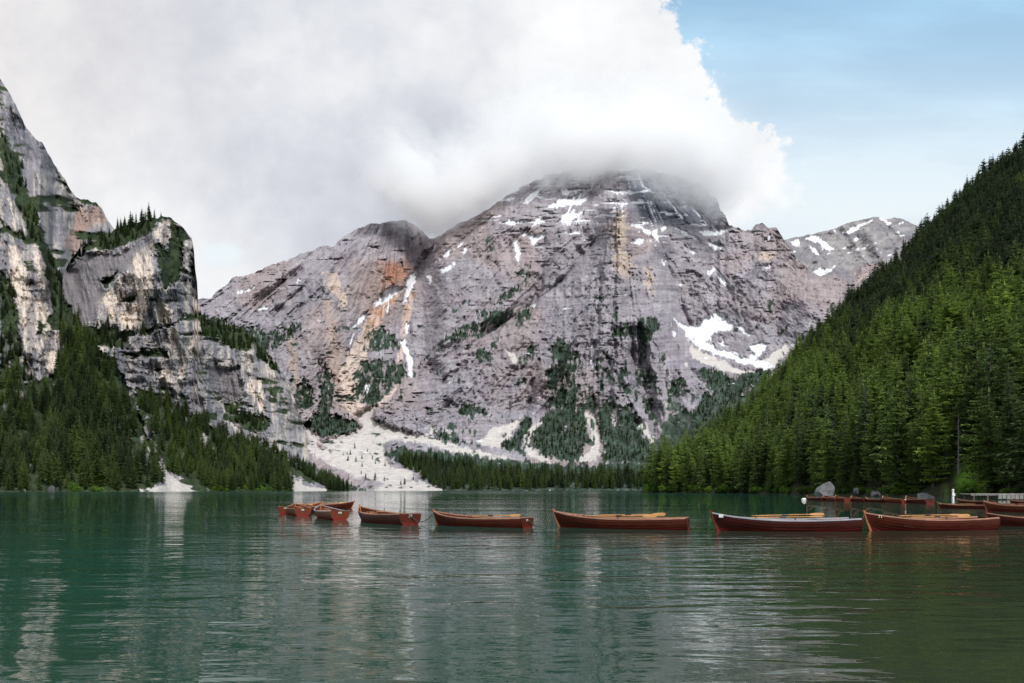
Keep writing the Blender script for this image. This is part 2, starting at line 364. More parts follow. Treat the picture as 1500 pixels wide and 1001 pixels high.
scree_p = [r4((700, 590), (720, 640), (800, 680), (900, 722), (1000, 718), (990, 732), (880, 735), (770, 705), (722, 672)), r4((960, 692), (1000, 660), (1045, 635), (1062, 650), (1000, 712)), r5((330, 290), (370, 265), (405, 258), (385, 300), (470, 335), (560, 365), (700, 400), (850, 440), (950, 462), (860, 465), (880, 490), (800, 462), (690, 430), (600, 405), (500, 390), (440, 395), (430, 440), (470, 490), (540, 510), (560, 550), (660, 575), (670, 597), (380, 595), (430, 560), (330, 520), (250, 505), (160, 450), (120, 420), (150, 400), (230, 430), (195, 400), (240, 375), (300, 360), (345, 330)),
    r5((125, 330), (145, 320), (150, 345), (180, 370), (190, 400), (150, 405), (130, 370)), r5((140, 415), (180, 430), (260, 480), (340, 500), (390, 520), (330, 540), (240, 490), (160, 450)),
    r5((600, 370), (625, 335), (640, 350), (625, 375)), r5((660, 345), (690, 340), (700, 370)),
    r5((945, 315), (970, 300), (960, 340), (930, 380), (880, 420), (800, 395), (850, 350)), r5((1225, 285), (1260, 290), (1275, 330), (1290, 400), (1270, 470), (1190, 470), (1240, 430), (1250, 380)),
    r5((1120, 255), (1160, 248), (1160, 275), (1120, 280)), r5((1325, 250), (1350, 260), (1345, 350), (1335, 350)),
    r5((1430, 310), (1460, 320), (1490, 380), (1500, 420), (1480, 400)), r5((900, 20), (960, 60), (955, 90), (930, 80)),
    [(836, 718.3), (865, 716.0), (905, 716.5), (960, 715.5), (960, 726), (836, 726)], [(380 * .3733 + 400, 719), (648, 719), (648, 722), (540, 722)]]
scree = union(U, V, scree_p)
for pts, wd in ([r5((1085, 295), (1040, 330), (1000, 370), (1000, 420), (1030, 450), (1085, 470)), (4, 5, 6, 5, 5, 5)], [r5((1430, 315), (1470, 360), (1495, 420)), 3.5], [r4((700, 700), (740, 745), (760, 760)), 1.5], [r4((640, 830), (690, 855), (700, 900)), 3], [r4((850, 760), (860, 800), (830, 850)), 2],
        [[(956, 640), (962, 665), (967, 690)], 2], [[(955, 612), (975, 640), (985, 655)], 2.5]):
    scree = np.maximum(scree, strip(U, V, pts, wd))
scree = scree + .8 * wob
hole = sst(fbm(U / 12, V / 3.5, 4, 90), .42, .55) * sst(V, 620, 650)       # tufts growing on the scree fan
snow_p = [r3((880, 545), (930, 500), (932, 545), (905, 580), (885, 640), (862, 650), (880, 590)), r3((740, 660), (775, 605), (825, 560), (850, 575), (885, 570), (850, 605), (800, 640), (770, 650), (745, 668)), r3((655, 748), (690, 695), (712, 680), (690, 720)),
    r3((885, 735), (898, 735), (888, 800), (885, 825), (915, 880), (908, 965), (898, 960), (885, 880), (862, 810), (880, 780)), r3((1015, 490), (1060, 485), (1100, 462), (1090, 485), (1050, 502)), r3((1000, 465), (1040, 440), (1075, 400), (1060, 440), (1020, 460)), r3((975, 450), (1000, 400), (1020, 370), (1010, 410), (985, 445)), r3((1120, 420), (1145, 400), (1165, 400), (1140, 428)),
    r3((1325, 290), (1368, 280), (1370, 300), (1340, 300)), r3((1360, 368), (1372, 370), (1385, 440), (1378, 490), (1366, 430)), r3((1425, 350), (1500, 340), (1490, 352), (1440, 385)), r3((1440, 300), (1480, 265), (1490, 285)), r3((1390, 320), (1420, 345), (1385, 345)), r3((140, 600), (240, 562), (245, 570), (160, 605)), r3((240, 668), (275, 660), (260, 672)), r3((410, 535), (425, 540), (405, 552)), r3((980, 530), (1000, 525), (995, 548)),
    r4((260, 225), (290, 195), (355, 185), (340, 205), (300, 230)), r4((240, 165), (290, 140), (375, 135), (350, 165), (300, 160), (270, 172)), r4((280, 120), (330, 105), (340, 112), (300, 132)), r4((190, 210), (215, 205), (210, 222)), r4((170, 270), (220, 262), (215, 270), (180, 290)),
    r4((95, 220), (130, 212), (130, 235), (100, 232)), r4((120, 285), (130, 283), (145, 345), (135, 340)), r4((525, 232), (560, 235), (600, 270), (560, 250)), r4((590, 255), (605, 245), (610, 285), (600, 280)), r4((520, 285), (560, 280), (545, 292)), r4((655, 235), (690, 245), (730, 268), (700, 262)), r4((733, 248), (800, 252), (850, 236), (882, 232), (820, 264), (760, 262)), r4((780, 290), (808, 288), (832, 305), (800, 325)), r4((780, 395), (800, 368), (803, 375), (785, 408)),
    r4((620, 240), (640, 236), (630, 248)), r4((700, 300), (735, 325), (728, 330)), r4((615, 355), (640, 350), (630, 365)), r4((740, 395), (758, 410), (750, 412)), r4((855, 400), (868, 415), (860, 420)), r4((968, 372), (990, 360), (980, 375)), r4((780, 450), (797, 455), (790, 462)), r4((678, 430), (692, 430), (685, 438)), r4((965, 285), (990, 260), (985, 280)),
    r4((660, 545), (690, 565), (715, 575), (740, 570), (790, 535), (800, 520), (840, 545), (862, 560), (860, 590), (830, 590), (800, 600), (770, 625), (800, 650), (850, 660), (900, 680), (960, 690), (1010, 712), (960, 715), (880, 690), (800, 665), (750, 645), (715, 610), (690, 580)), r4((880, 570), (890, 570), (925, 602), (915, 607), (885, 585)), r4((805, 625), (830, 618), (845, 640), (830, 645)), r4((920, 640), (960, 635), (990, 632), (940, 690), (915, 680), (935, 660)), r4((850, 655), (880, 660), (900, 675), (870, 670)),
    r4((820, 515), (845, 505), (835, 520)), r4((385, 690), (390, 690), (392, 710), (386, 712)), r4((455, 112), (530, 120), (520, 128), (460, 122)), r4((560, 130), (600, 135), (590, 142)), r4((610, 148), (660, 150), (650, 158)), r4((470, 155), (505, 158), (490, 166)), r4((620, 185), (680, 190), (660, 197))]
snow = union(U, V, snow_p) + .85 * wob + .3
upper = sst(V, 420, 300) * sst(U, 620, 720)
bands = fbm(U / 22 + V / 40, V / 3.2, 4, 95)
snow = np.maximum(snow, 6 * (bands - .98 + .50 * upper))
snow = np.maximum(snow, 9 * (-fin_ - .74 + .42 * sst(V, 400, 300) * sst(U, 700, 780) + .55 * fbm(U / 26, V / 18, 3, 96)))
orange_p = [r3((770, 470), (830, 455), (900, 480), (890, 540), (830, 570), (790, 560)), r3((735, 665), (800, 640), (840, 610), (800, 660), (770, 720), (735, 760))]
orange = union(U, V, orange_p) + 2 * wob
chan = np.maximum(strip(U, V, [(583, 432), (562, 452), (549, 470), (538, 492), (524, 520), (512, 550), (516, 580), (524, 600), (535, 608)], (4, 6, 9, 10, 13, 15, 15, 12, 8)), strip(U, V, [(604, 430), (598, 450), (594, 475), (580, 570), (545, 600)], (4, 4, 3, 3, 4))) + .8 * wob
tan = np.maximum(strip(U, V, [(480, 440), (485, 480), (490, 520), (500, 560), (510, 590)], (6, 8, 12, 16, 16)), strip(U, V, [(425, 500), (432, 540), (440, 580)], (5, 8, 6))) + 1.5 * wob
yel = union(U, V, [r3((520, 510), (560, 510), (625, 590), (620, 690), (590, 640), (550, 600), (530, 560)), r4((465, 175), (495, 180), (510, 260), (500, 300), (525, 380), (490, 420), (455, 360), (470, 300), (460, 230)), r4((940, 330), (1000, 310), (1030, 320), (985, 350), (940, 355)), r4((560, 380), (590, 370), (595, 460), (575, 440)), r4((1280, 400), (1320, 395), (1290, 430))]) + 2 * wob
mveg, msn, msc = sst(veg, -.8, 1.0) * (1 - .85 * sst(fbm(U / 4.5, V / 9, 4, 61), .22, .5) * (1 - .85 * np.maximum(sst(V, 575, 605), sst(V, 530, 545) * sst(U, 1000, 1020)))), sst(snow, -.3, .7), sst(scree, -.8, .8) * (1 - .4 * hole)
rockm = np.clip(1 - .85 * np.maximum(sst(scree, -6, 4), np.maximum(sst(snow, -3, 2) * .8, sst(veg, -3, 3) * .35)), .05, 1) * sst(V, 716, 600) ** 1.2
# relief
wx = XN + 50 * fbm(XN / 260, ZN / 260, 3, 1)
h = ZN + .12 * XN * sst(U, 950, 1150) - .35 * XN * sst(U, 600, 420) + 55 * fbm(XN / 330, ZN / 330, 3, 2)
saw = (h / 19 + .5 * vn(XN / 120, ZN / 60, 26)) % 1; saw2 = (h / 7.5 + .6 * vn(XN / 60, ZN / 30, 27)) % 1
strata = -3.5 * saw * sst(fbm(XN / 90, ZN / 60, 3, 28), -.5, .4) - 2.4 * saw2 + vn(h / 17, h * 0 + XN / 240, 21) * 5.0 + vn(h / 7, XN / 120, 22) * 3.0 + vn(h / 3.6, XN / 70, 24) * 1.3
rgt = sst(U, 950, 1040)
mid = sst(U, 610, 680) * (1 - sst(U, 840, 930))
rel = (-105 * lft - 34 * fin) * (1 - .7 * rgt - .45 * mid) - mid * (52 * ridge((XN - .95 * ZN) / 120 + .3 * fbm(XN / 200, ZN / 200, 3, 81), (XN + ZN) / 520, 4, 78, .58) + 14 * ridge((XN - .8 * ZN) / 30, (XN + ZN) / 110, 4, 79, .6)) - rgt * (34 * ridge((XN - .75 * ZN) / 85, (XN + ZN) / 330, 4, 76, .6) + 12 * ridge((XN - .6 * ZN) / 26, (XN + ZN) / 90, 4, 77, .6)) - 20 * ridge(wx / 230, ZN / 560, 3, 3) - 16 * ridge(wx / 75 + ZN / 260, ZN / 190, 5, 4, .6) - 13 * ridge(wx / 26 + ZN / 80, ZN / 48, 5, 14, .62) + 18 * fbm(XN / 50, ZN / 40, 7, 8, .68) + strata * .9
Y = Y + rel * rockm + 10 * fbm(XN / 90, ZN / 60, 4, 12) * (1 - rockm) * sst(V, 716, 640)
# colours of rock, turf, scree and snow
t1 = sst(fbm(XN / 30, ZN / 22, 5, 51, .65), -.7, .7); t2 = sst(fbm(XN / 180, ZN / 150, 3, 52), -.3, .6)
stv = vn(h / 5, XN / 90, 23) * .5 + fbm(XN / 7, ZN / 70, 4, 53) * .6 + fbm(XN / 60, h / 4, 3, 57) * .5
C = np.zeros(U.shape + (3,)) + np.array((.285, .255, .288))
C = lerp(C, (.40, .375, .40), t1 * .7)
C = lerp(C, (.365, .285, .27), t2 * .6)
C = lerp(C, (.16, .16, .19), sst(fbm(XN / 90, ZN / 70, 4, 55), .1, .8) * .6 * (.4 + .6 * sst(U, 880, 1000)))
crk = .5 * fin + .6 * ridge(wx / 26 + ZN / 60, ZN / 50, 5, 66, .62)
C = C * (1 + .27 * np.clip(stv, -1, 1))[..., None]
C = lerp(C, (.12, .115, .135), sst(-crk, .05, .6) * .32)
C = lerp(C, (.46, .42, .40), sst(fbm(XN / 16, ZN / 26, 5, 67, .62), .35, .8) * .38)
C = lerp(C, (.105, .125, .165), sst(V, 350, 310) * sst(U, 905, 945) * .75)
C = lerp(C, (.33, .23, .18), sst(np.hypot((U - 555) / 70, (V - 430) / 70), 1.1, .2) * .5)
C = lerp(C, (.17, .13, .14), sst(sdf(U, V, [(560, 322), (600, 322), (630, 345), (625, 385), (605, 395), (590, 370), (565, 345)]) + 2 * wob, -6, 8) * .7)  # reddish rock, with the shade on the left peak's right side painted in
C = lerp(C, (.58, .46, .38), sst(yel, -3, 4) * .85)
C = lerp(C, (.42, .33, .28), sst(tan, -3, 4) * .75)
C = lerp(C, (.42, .19, .11), sst(orange, -11, 8) * .75)
C = lerp(C, (.66, .53, .46), sst(chan, -2.5, 2.0) * .92)
C = lerp(C, (.50, .25, .13), sst(chan, -.5, 3) * sst(V, 530, 440) * sst(fbm(U / 6, V / 6, 3, 97), -.7, .4) * .8)
C = lerp(C, (.54, .50, .47), msc)
fv = fbm(U / 5, V / 5, 3, 60)[..., None]
C = C * (1 - mveg[..., None]) + (np.array((.040, .062, .044)) * (1 + .7 * fv)) * mveg[..., None]
C = lerp(C, (.74, .75, .78), msn)
C = np.clip(C * (1 - .10 * (1 - np.maximum(msn, msc)))[..., None], .01, .9)
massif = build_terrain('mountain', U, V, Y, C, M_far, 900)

# the higher ridge beyond it on the right
RS = [(1080, 350), (1120, 352), (1150, 351), (1175, 346), (1200, 341), (1225, 334), (1250, 325), (1268, 321), (1285, 318), (1296, 321), (1310, 319), (1325, 323), (1340, 330), (1400, 345), (1480, 380)]
u = np.linspace(1080, 1480, 340); vs = np.interp(u, [a for a, _ in RS], [b for _, b in RS]) + 1.3 * fbm(u / 8, u * 0, 4, 31)
s = np.linspace(0, 1, 140)[:, None]; U = np.repeat(u[None], 140, 0); V = 470 + (vs[None] - 470) * s
XN = (U - CX) * 3.4; ZN = (HZ - V) * 3.4
Y = 3300 + 600 * s + 0 * U
wob = 3 * fbm(U / 8, V / 8, 4, 42) + 1.4 * fbm(U / 2.5, V / 2.5, 3, 43)
Y = Y - 70 * ridge(XN / 210 + ZN / 300, ZN / 500, 3, 32) - 40 * ridge(XN / 70 - ZN / 90, ZN / 150, 4, 33) + 14 * fbm(XN / 60, ZN / 40, 5, 34)
C = np.zeros(U.shape + (3,)) + np.array((.235, .22, .235)); C = lerp(C, (.33, .31, .31), sst(fbm(XN / 40, ZN / 30, 5, 35), -.4, .7)); C = lerp(C, (.17, .17, .19), sst(fbm(XN / 90 + ZN / 60, ZN / 30, 4, 36), .1, .7) * .7)
sn = union(U, V, [r4((1130, 385), (1170, 378), (1208, 370), (1180, 395), (1150, 412)), r4((1050, 285), (1085, 280), (1095, 310), (1070, 300)), r4((1100, 275), (1150, 262), (1175, 290), (1200, 310), (1190, 325), (1150, 290)), r4((1120, 300), (1150, 320), (1160, 345), (1130, 315)), r4((1235, 255), (1290, 228), (1340, 212), (1310, 230), (1250, 262)), r4((1360, 205), (1395, 225), (1385, 228)), r4((1380, 240), (1440, 222), (1400, 240)), r4((1280, 315), (1320, 300), (1310, 312)), r4((1195, 245), (1215, 240), (1210, 265)), r4((1270, 280), (1290, 262), (1280, 285))]) + .9 * wob
sn = np.maximum(sn, 6 * (fbm(U / 10 + V / 12, V / 5, 4, 37) - .72)); C = lerp(C, (.84, .85, .87), sst(sn, -.4, .8))
build_terrain('mountain_ridge', U, V, Y, np.clip(C, .01, .9), M_far, 900)

# ================================================================== cliffs along the left shore
def cliff(name, SKYL, u0, u1, nu, nv, cols, cream_p, veg_p, scree_p, extra, sd, slabs=(), vbase=724.5):
    u = np.linspace(u0, u1, nu); vs = np.interp(u, [a for a, _ in SKYL], [b for _, b in SKYL]) + 2.0 * fbm(u / 7, u * 0, 4, sd) + (6 * fbm(u / 16, u * 0 + 5, 4, sd + 40)) * sst(u, 290, 330) * sst(u, 520, 460)
    s = np.linspace(0, 1, nv)[:, None]; U = np.repeat(u[None], nv, 0); V = vbase + (vs[None] - vbase) * s
    Y = table(U, V, cols); k = .68; XN = (U - CX) * k; ZN = (HZ - V) * k
    wob = 3.5 * fbm(U / 10, V / 10, 4, sd + 1) + 1.8 * fbm(U / 2.6, V / 2.6, 3, sd + 2)
    cream = union(U, V, cream_p) + 1.6 * wob; veg = union(U, V, veg_p) + 1.3 * wob; sc = union(U, V, scree_p) + .6 * wob
    slab = union(U, V, slabs) + wob if slabs else np.full(U.shape, -99.)
    ledge = fbm(XN / 26 + ZN / 30, ZN / 9, 5, sd + 3)
    veg = np.maximum(veg, 7 * (ledge - .34 - .5 * sst(cream, -4, 2) - .5 * sst(slab, -3, 1)))
    rockm = np.clip(1 - .8 * sst(sc, -4, 2) - .4 * sst(veg, -2, 3) - .45 * sst(slab, -5, 2), .08, 1) * sst(V, 718, 650)
    h = ZN + .2 * XN + 14 * fbm(XN / 70, ZN / 70, 3, sd + 4)
    rel = -34 * ridge(XN / 62 + ZN / 150, ZN / 170, 3, sd + 5) - 20 * ridge(XN / 20 + ZN / 120, ZN / 90, 5, sd + 6, .6) - 8 * ridge(XN / 8 + ZN / 30, ZN / 30, 4, sd + 16, .6) + 6 * fbm(XN / 12, ZN / 20, 7, sd + 7, .68) + 1.8 * vn(h / 7, XN / 70, sd + 8) + 1.2 * vn(h / 2.9, XN / 40, sd + 12)
    Y = Y + rel * rockm * .95
    C = np.zeros(U.shape + (3,)) + np.array((.215, .204, .222)); C = lerp(C, (.36, .34, .345), sst(fbm(XN / 14, ZN / 12, 5, sd + 9), -.4, .8) * .7)
    streak = fbm(XN / 3.4, ZN / 42, 5, sd + 10) + .5 * fbm(XN / 14, ZN / 60, 3, sd + 13)
    C = lerp(C, (.56, .49, .43), sst(streak, .05, .75) * .8 * (1 - sst(slab, -3, 2)))
    C = lerp(C, (.68, .58, .50), sst(cream, -2, 3) * .9)
    C = lerp(C, (.15, .15, .175), sst(-streak, .10, .7) * .65 * (1 - .6 * sst(slab, -3, 2)))
    C = lerp(C, (.07, .07, .08), sst(ridge(XN / 12 + ZN / 40, h / 11, 5, sd + 11, .62), .5, .82) * .5)
    C = lerp(C, (.52, .46, .40), sst(fbm(XN / 5, ZN / 9, 5, sd + 17, .62), .4, .8) * .65)
    C = lerp(C, (.165, .150, .158), sst(slab, -4, 3) * .7)
    for pts, colr, wt in extra: C = lerp(C, colr, sst(sdf(U, V, pts) + 1.5 * wob, -4, 5) * wt)
    C = lerp(C, (.50, .46, .43), sst(sc, -.8, .8))
    mv = sst(veg, -.8, .9) * (1 - .9 * sst(fbm(U / 8, V / 17, 4, sd + 31), .30, .5) * sst(V, 480, 540) * sst(V, 708, 698)); fv = fbm(U / 4, V / 4, 3, sd + 14)[..., None]
    C = C * (1 - mv[..., None]) + (np.array((.034, .050, .024)) * (1 + .5 * fv)) * mv[..., None]
    p = build_terrain(name, U, V, Y, np.clip(C, .01, .9), M_near, 260); p.veg = veg
    return p
zl = lambda *p: Z(0, 100, .4598, *p)
z3 = lambda *p: Z(80, 300, .2198, *p)
z2 = lambda *p: Z(200, 540, .1848, *p)
left_cliff = cliff('cliff', [(-300, -60), (-120, 20), (-40, 80), (0, 116), (12, 135), (25, 158), (40, 190), (52, 204), (62, 210), (72, 226), (85, 250), (95, 262), (100, 274), (110, 287), (118, 291), (140, 297), (148, 303), (155, 318), (175, 345), (215, 420)], -300, 215, 420, 430,
    [(-300, [(724, 330), (640, 430), (560, 500), (400, 600), (200, 760), (-60, 950)]), (0, [(724, 400), (640, 520), (560, 590), (400, 680), (250, 800), (110, 950)]), (55, [(724, 420), (640, 540), (560, 610), (400, 700), (300, 800), (190, 980)]),
     (85, [(724, 450), (560, 640), (480, 700), (400, 800), (340, 960), (250, 1060)]), (110, [(724, 620), (480, 900), (400, 980), (340, 1060), (287, 1120)]), (160, [(724, 640), (400, 1020), (320, 1150)]), (215, [(724, 650), (420, 1150)])],
    [zl((28, 420), (70, 440), (82, 520), (40, 545)), zl((20, 560), (60, 560), (95, 700), (135, 740), (115, 900), (100, 1000), (80, 960), (60, 760), (30, 680)), zl((100, 540), (130, 560), (150, 700), (130, 700)), zl((150, 900), (210, 930), (180, 970), (140, 970)), zl((130, 760), (160, 740), (150, 860), (125, 900))],
    [zl((0, 190), (20, 230), (70, 300), (75, 370), (120, 470), (150, 560), (190, 650), (250, 800), (230, 880), (180, 820), (150, 700), (130, 580), (90, 540), (60, 440), (30, 370), (0, 350)), zl((0, 640), (40, 700), (75, 900), (100, 1000), (0, 1010)), zl((248, 412), (300, 412), (328, 442), (260, 440)), zl((0, 480), (50, 520), (100, 540), (130, 560), (90, 565), (0, 520)), zl((180, 330), (215, 370), (250, 410), (230, 405), (180, 350)), zl((160, 720), (250, 800), (240, 900), (200, 880)), [(-300, 560), (0, 556), (60, 560), (110, 520), (140, 560), (140, 745), (-300, 745)]],
    [[(48, 660), (54, 657), (40, 670), (20, 682), (8, 684), (8, 678), (25, 676)], [(0, 640), (10, 646), (8, 652), (0, 655)]], [(zl((250, 450), (320, 430), (340, 480), (290, 510), (230, 600), (205, 560)), (.38, .24, .18), .6), ([(-20, 690), (25, 690), (25, 722), (-20, 722)], (.20, .13, .05), .5)], 200)
tower = cliff('cliff_tower', [(40, 726), (62, 724), (74, 640), (86, 540), (90, 470), (92, 405), (100, 384), (116, 364), (140, 352), (160, 342), (180, 332), (200, 326), (222, 321), (236, 318), (250, 318), (256, 325), (266, 331), (274, 342), (281, 350), (284, 365), (286, 395), (289, 415), (290, 440), (297, 466), (312, 470), (332, 476), (352, 484), (372, 496), (388, 510), (402, 530), (420, 556), (432, 590), (446, 632), (452, 668), (462, 690), (490, 712), (520, 722), (540, 726)], 40, 540, 560, 430,
    [(40, [(724, 460), (560, 640), (320, 800)]), (90, [(724, 462), (640, 540), (540, 640), (480, 700), (400, 800)]), (150, [(724, 470), (640, 560), (540, 640), (500, 670), (400, 745), (340, 800)]), (190, [(724, 480), (640, 590), (560, 660), (490, 690), (470, 712), (400, 705), (320, 760)]),
     (226, [(724, 490), (640, 620), (560, 680), (500, 690), (470, 700), (400, 672), (318, 700)]), (255, [(724, 520), (640, 650), (580, 690), (480, 715), (465, 730), (400, 722), (325, 740)]), (290, [(724, 540), (640, 680), (600, 720), (470, 770), (440, 800), (340, 810)]),
     (340, [(724, 560), (640, 740), (600, 790), (520, 840), (476, 900)]), (400, [(724, 590), (650, 780), (600, 830), (530, 900)]), (450, [(724, 620), (660, 860), (630, 930)]), (540, [(724, 680), (700, 800)])],
    [z3((560, 300), (640, 230), (700, 110), (780, 100), (770, 240), (740, 270), (700, 240), (665, 250), (650, 380), (655, 500), (640, 640), (600, 760), (560, 840), (470, 830), (430, 740), (500, 690), (550, 600), (480, 480), (500, 400)), z3((310, 640), (370, 560), (420, 600), (430, 780), (370, 760)), z3((670, 720), (700, 640), (790, 700), (790, 780), (720, 790)), z3((690, 550), (750, 550), (760, 590), (700, 570)), z3((860, 250), (920, 240), (905, 440), (862, 430)), z3((880, 500), (920, 500), (900, 620), (880, 690)), z3((770, 830), (820, 850), (830, 1000), (820, 1150), (770, 990)), z3((880, 890), (935, 890), (945, 990), (880, 1050)), z3((290, 940), (350, 940), (340, 1020), (300, 1020)),
     z2((200, 0), (400, 0), (360, 100), (330, 230), (300, 230), (280, 150), (180, 120)), z2((870, 130), (950, 60), (1000, 220), (990, 360), (950, 340), (920, 240), (860, 250)), z2((1190, 100), (1250, 160), (1240, 240), (1195, 200))],
    [z3((50, 450), (180, 280), (330, 120), (400, 80), (500, 60), (640, 30), (720, 60), (795, 80), (700, 115), (640, 190), (520, 250), (380, 310), (250, 300), (150, 340)), z3((200, 880), (330, 800), (440, 840), (560, 850), (650, 810), (780, 790), (850, 740), (940, 750), (940, 780), (860, 775), (700, 835), (600, 865), (500, 890), (480, 960), (300, 940), (220, 930)), z3((780, 120), (870, 180), (860, 240), (850, 430), (800, 540), (740, 560), (705, 480), (690, 380), (680, 260), (760, 300)), z3((0, 600), (60, 610), (160, 780), (170, 830), (0, 1000)), z3((320, 520), (420, 450), (400, 480), (340, 560)),
     z2((740, 330), (850, 370), (1000, 380), (1070, 420), (1000, 490), (900, 500), (780, 430)), [(296, 462), (330, 470), (372, 492), (398, 520), (410, 545), (392, 535), (370, 515), (345, 512), (318, 495), (296, 490)], [(100, 500), (140, 505), (170, 530), (190, 570), (205, 600), (215, 640), (236, 690), (236, 712), (203, 716), (202, 745), (40, 745), (80, 560)], [(200, 570), (235, 580), (270, 603), (300, 615), (330, 636), (372, 650), (400, 672), (425, 690), (432, 745), (306, 745), (304, 716), (268, 700), (240, 680), (218, 630), (200, 604)], z2((950, 560), (1100, 650), (1250, 740), (1400, 830), (1407, 930), (1250, 860), (1150, 760)), [(450, 700), (470, 695), (530, 722), (530, 740), (484, 740), (480, 714)]],
    [[(196, 604), (206, 616), (212, 640), (226, 664), (246, 695), (275, 707), (304, 716), (306, 724), (203, 724), (204, 713), (240, 711), (236, 692), (224, 670), (206, 642), (194, 640)], z2((610, 200), (640, 210), (690, 290), (740, 300), (742, 410), (700, 430), (690, 330)), z2((740, 420), (830, 500), (850, 590), (800, 540)), z2((900, 540), (960, 600), (990, 690), (950, 650)), [(416, 686), (428, 699), (446, 711), (480, 717), (482, 728), (434, 728), (431, 712), (421, 699)]],
    [], 300, [z3((40, 470), (190, 320), (420, 330), (540, 270), (500, 400), (420, 470), (320, 560), (290, 700), (200, 850), (120, 760), (60, 620)), z2((560, 0), (800, 0), (840, 120), (820, 250), (700, 270), (600, 150))])

# ================================================================== the wooded hill on the right
HS = [(900, 726), (932, 724), (945, 716), (1000, 683), (1050, 648), (1100, 609), (1130, 578), (1170, 529), (1200, 497), (1250, 446), (1280, 420), (1310, 389), (1335, 366), (1360, 341), (1390, 311), (1410, 290), (1440, 263), (1470, 242), (1500, 222), (1560, 180), (1700, 110), (1800, 80)]
YB = [(900, 330), (940, 318), (1000, 290), (1100, 232), (1200, 182), (1300, 152), (1400, 132), (1500, 112), (1800, 80)]
YS = [(900, 335), (940, 345), (1000, 400), (1050, 440), (1100, 490), (1150, 560), (1200, 640), (1300, 750), (1500, 850), (1800, 860)]
ip = lambda x, T: np.interp(x, [a for a, _ in T], [b for _, b in T])
def hill_pt(uu, ss):
    yb, ys = ip(uu, YB), ip(uu, YS); zs = CAMZ + (HZ - ip(uu, HS)) / F * ys
    Yh = yb + (ys - yb) * ss
    z = -1.2 + (zs + 1.2) * (0.80 * ss + 0.20 * ss * ss)
    z = z + np.minimum(1, ss * 8) * np.minimum(1, (1 - ss) * 5) * (7 * fbm(uu / 60, Yh / 70, 3, 401) + 2.0 * fbm(uu / 14, Yh / 14, 3, 402)) * np.clip((ys - yb) / 300, 0, 1)
    return (uu - CX) / F * Yh, Yh, z
u = np.linspace(900, 1800, 360); s = np.linspace(0, 1, 200)[:, None] ** 1.3
U = np.repeat(u[None], 200, 0); X_, Y_, Z_ = hill_pt(U, s + 0 * U); V = HZ - (Z_ - CAMZ) / Y_ * F
C = np.zeros(U.shape + (3,)) + np.array((.030, .034, .018)); C = lerp(C, (.075, .11, .025), sst(fbm(U / 9, Y_ / 14, 4, 410), .1, .8) * .8)
rk = union(U, V, [[(1338, 430), (1352, 405), (1366, 410), (1360, 440), (1345, 448)], [(1308, 395), (1322, 372), (1335, 372), (1335, 400), (1316, 412)], [(1372, 372), (1386, 360), (1384, 380)]]) + 5 * fbm(U / 8, V / 8, 4, 411)
C = lerp(C, (.20, .20, .22), sst(rk, -1, 3))
C = lerp(C, (.12, .23, .03), sst(np.hypot((U - 1432) / 42, (s + 0 * U - .018) / .014), 1, .5))
hill = build_terrain('hill', U, V, Y_, np.clip(C, .005, .9), M_soil, 300)
hill_rock = rk

# ================================================================== water
def water_material():
    m, t, b = material('lake_water')
    ge = t.n('ShaderNodeNewGeometry'); P = ge.outputs['Position']
    pxn = t.n('ShaderNodeSeparateXYZ', {0: P})
    dist = t.n('ShaderNodeVectorMath', {0: P}, operation='LENGTH').outputs[1]
    sc = t.n('ShaderNodeVectorMath', {0: P, 1: (.33, 1.0, 1.0)}, operation='MULTIPLY').outputs[0]
    n1 = t.noise(sc, 1.8, 2, 0.5, .4); n2 = t.noise(sc, 6.5, 2, 0.5, .4); n3 = t.noise(sc, .42, 2, .5)
    calm = t.sm(t.noise(t.n('ShaderNodeVectorMath', {0: P, 1: (.35, 1.3, 1.0)}, operation='MULTIPLY').outputs[0], .06, 3, .55), .38, .62, .55, 1.25)
    hgt = t.m('ADD', t.m('ADD', t.m('MULTIPLY', n1, .043), t.m('MULTIPLY', n2, .0065)), t.m('MULTIPLY', n3, .075))
    hgt = t.m('MULTIPLY', t.m('MULTIPLY', hgt, calm), t.m('DIVIDE', 1.0, t.m('ADD', 1.0, t.m('DIVIDE', dist, 90.0))))
    bp = t.n('ShaderNodeBump', {'Strength': 1.0, 'Distance': 1.0, 'Height': hgt}); t.put(b.inputs['Normal'], bp)
    # turquoise deep water, olive near and right: shallow bottom plus painted dark slope reflection
    near = t.sm(t.m('ADD', dist, t.m('MULTIPLY', t.m('SUBTRACT', t.noise(P, .25, 4, .6), .5), 10.0)), 5.0, 19.0, 1.0, 0.0)
    rgt = t.sm(t.m('DIVIDE', pxn.outputs[0], t.m('MAXIMUM', pxn.outputs[1], 1.0)), .0, .55)
    olive = t.m('MAXIMUM', t.m('MULTIPLY', near, t.m('ADD', .35, t.m('MULTIPLY', rgt, .5))), t.m('MULTIPLY', t.m('MULTIPLY', rgt, t.sm(dist, 15.0, 60.0, 1.0, 0.0)), .85))
    c = t.mix(t.sm(t.noise(P, .02, 3, .5), .35, .65), (.010, .066, .047, 1), (.014, .063, .052, 1))
    c = t.mix(olive, c, (.032, .034, .017, 1))
    t.put(b.inputs['Base Color'], c)
    t.put(b.inputs['Roughness'], t.sm(dist, 15.0, 350.0, 0.0, .11)); b.inputs['IOR'].default_value = 1.333
    return m
M_water = water_material()
me = mesh('lake', [(-2500, -400, 0), (2500, -400, 0), (2500, 1400, 0), (-2500, 1400, 0)], [(0, 1, 2, 3)])
tag(link('lake', me, [M_water]), kind='structure')
m, t, b = material('lake_bed'); nz = t.noise(t.n('ShaderNodeNewGeometry').outputs['Position'], .5, 5)
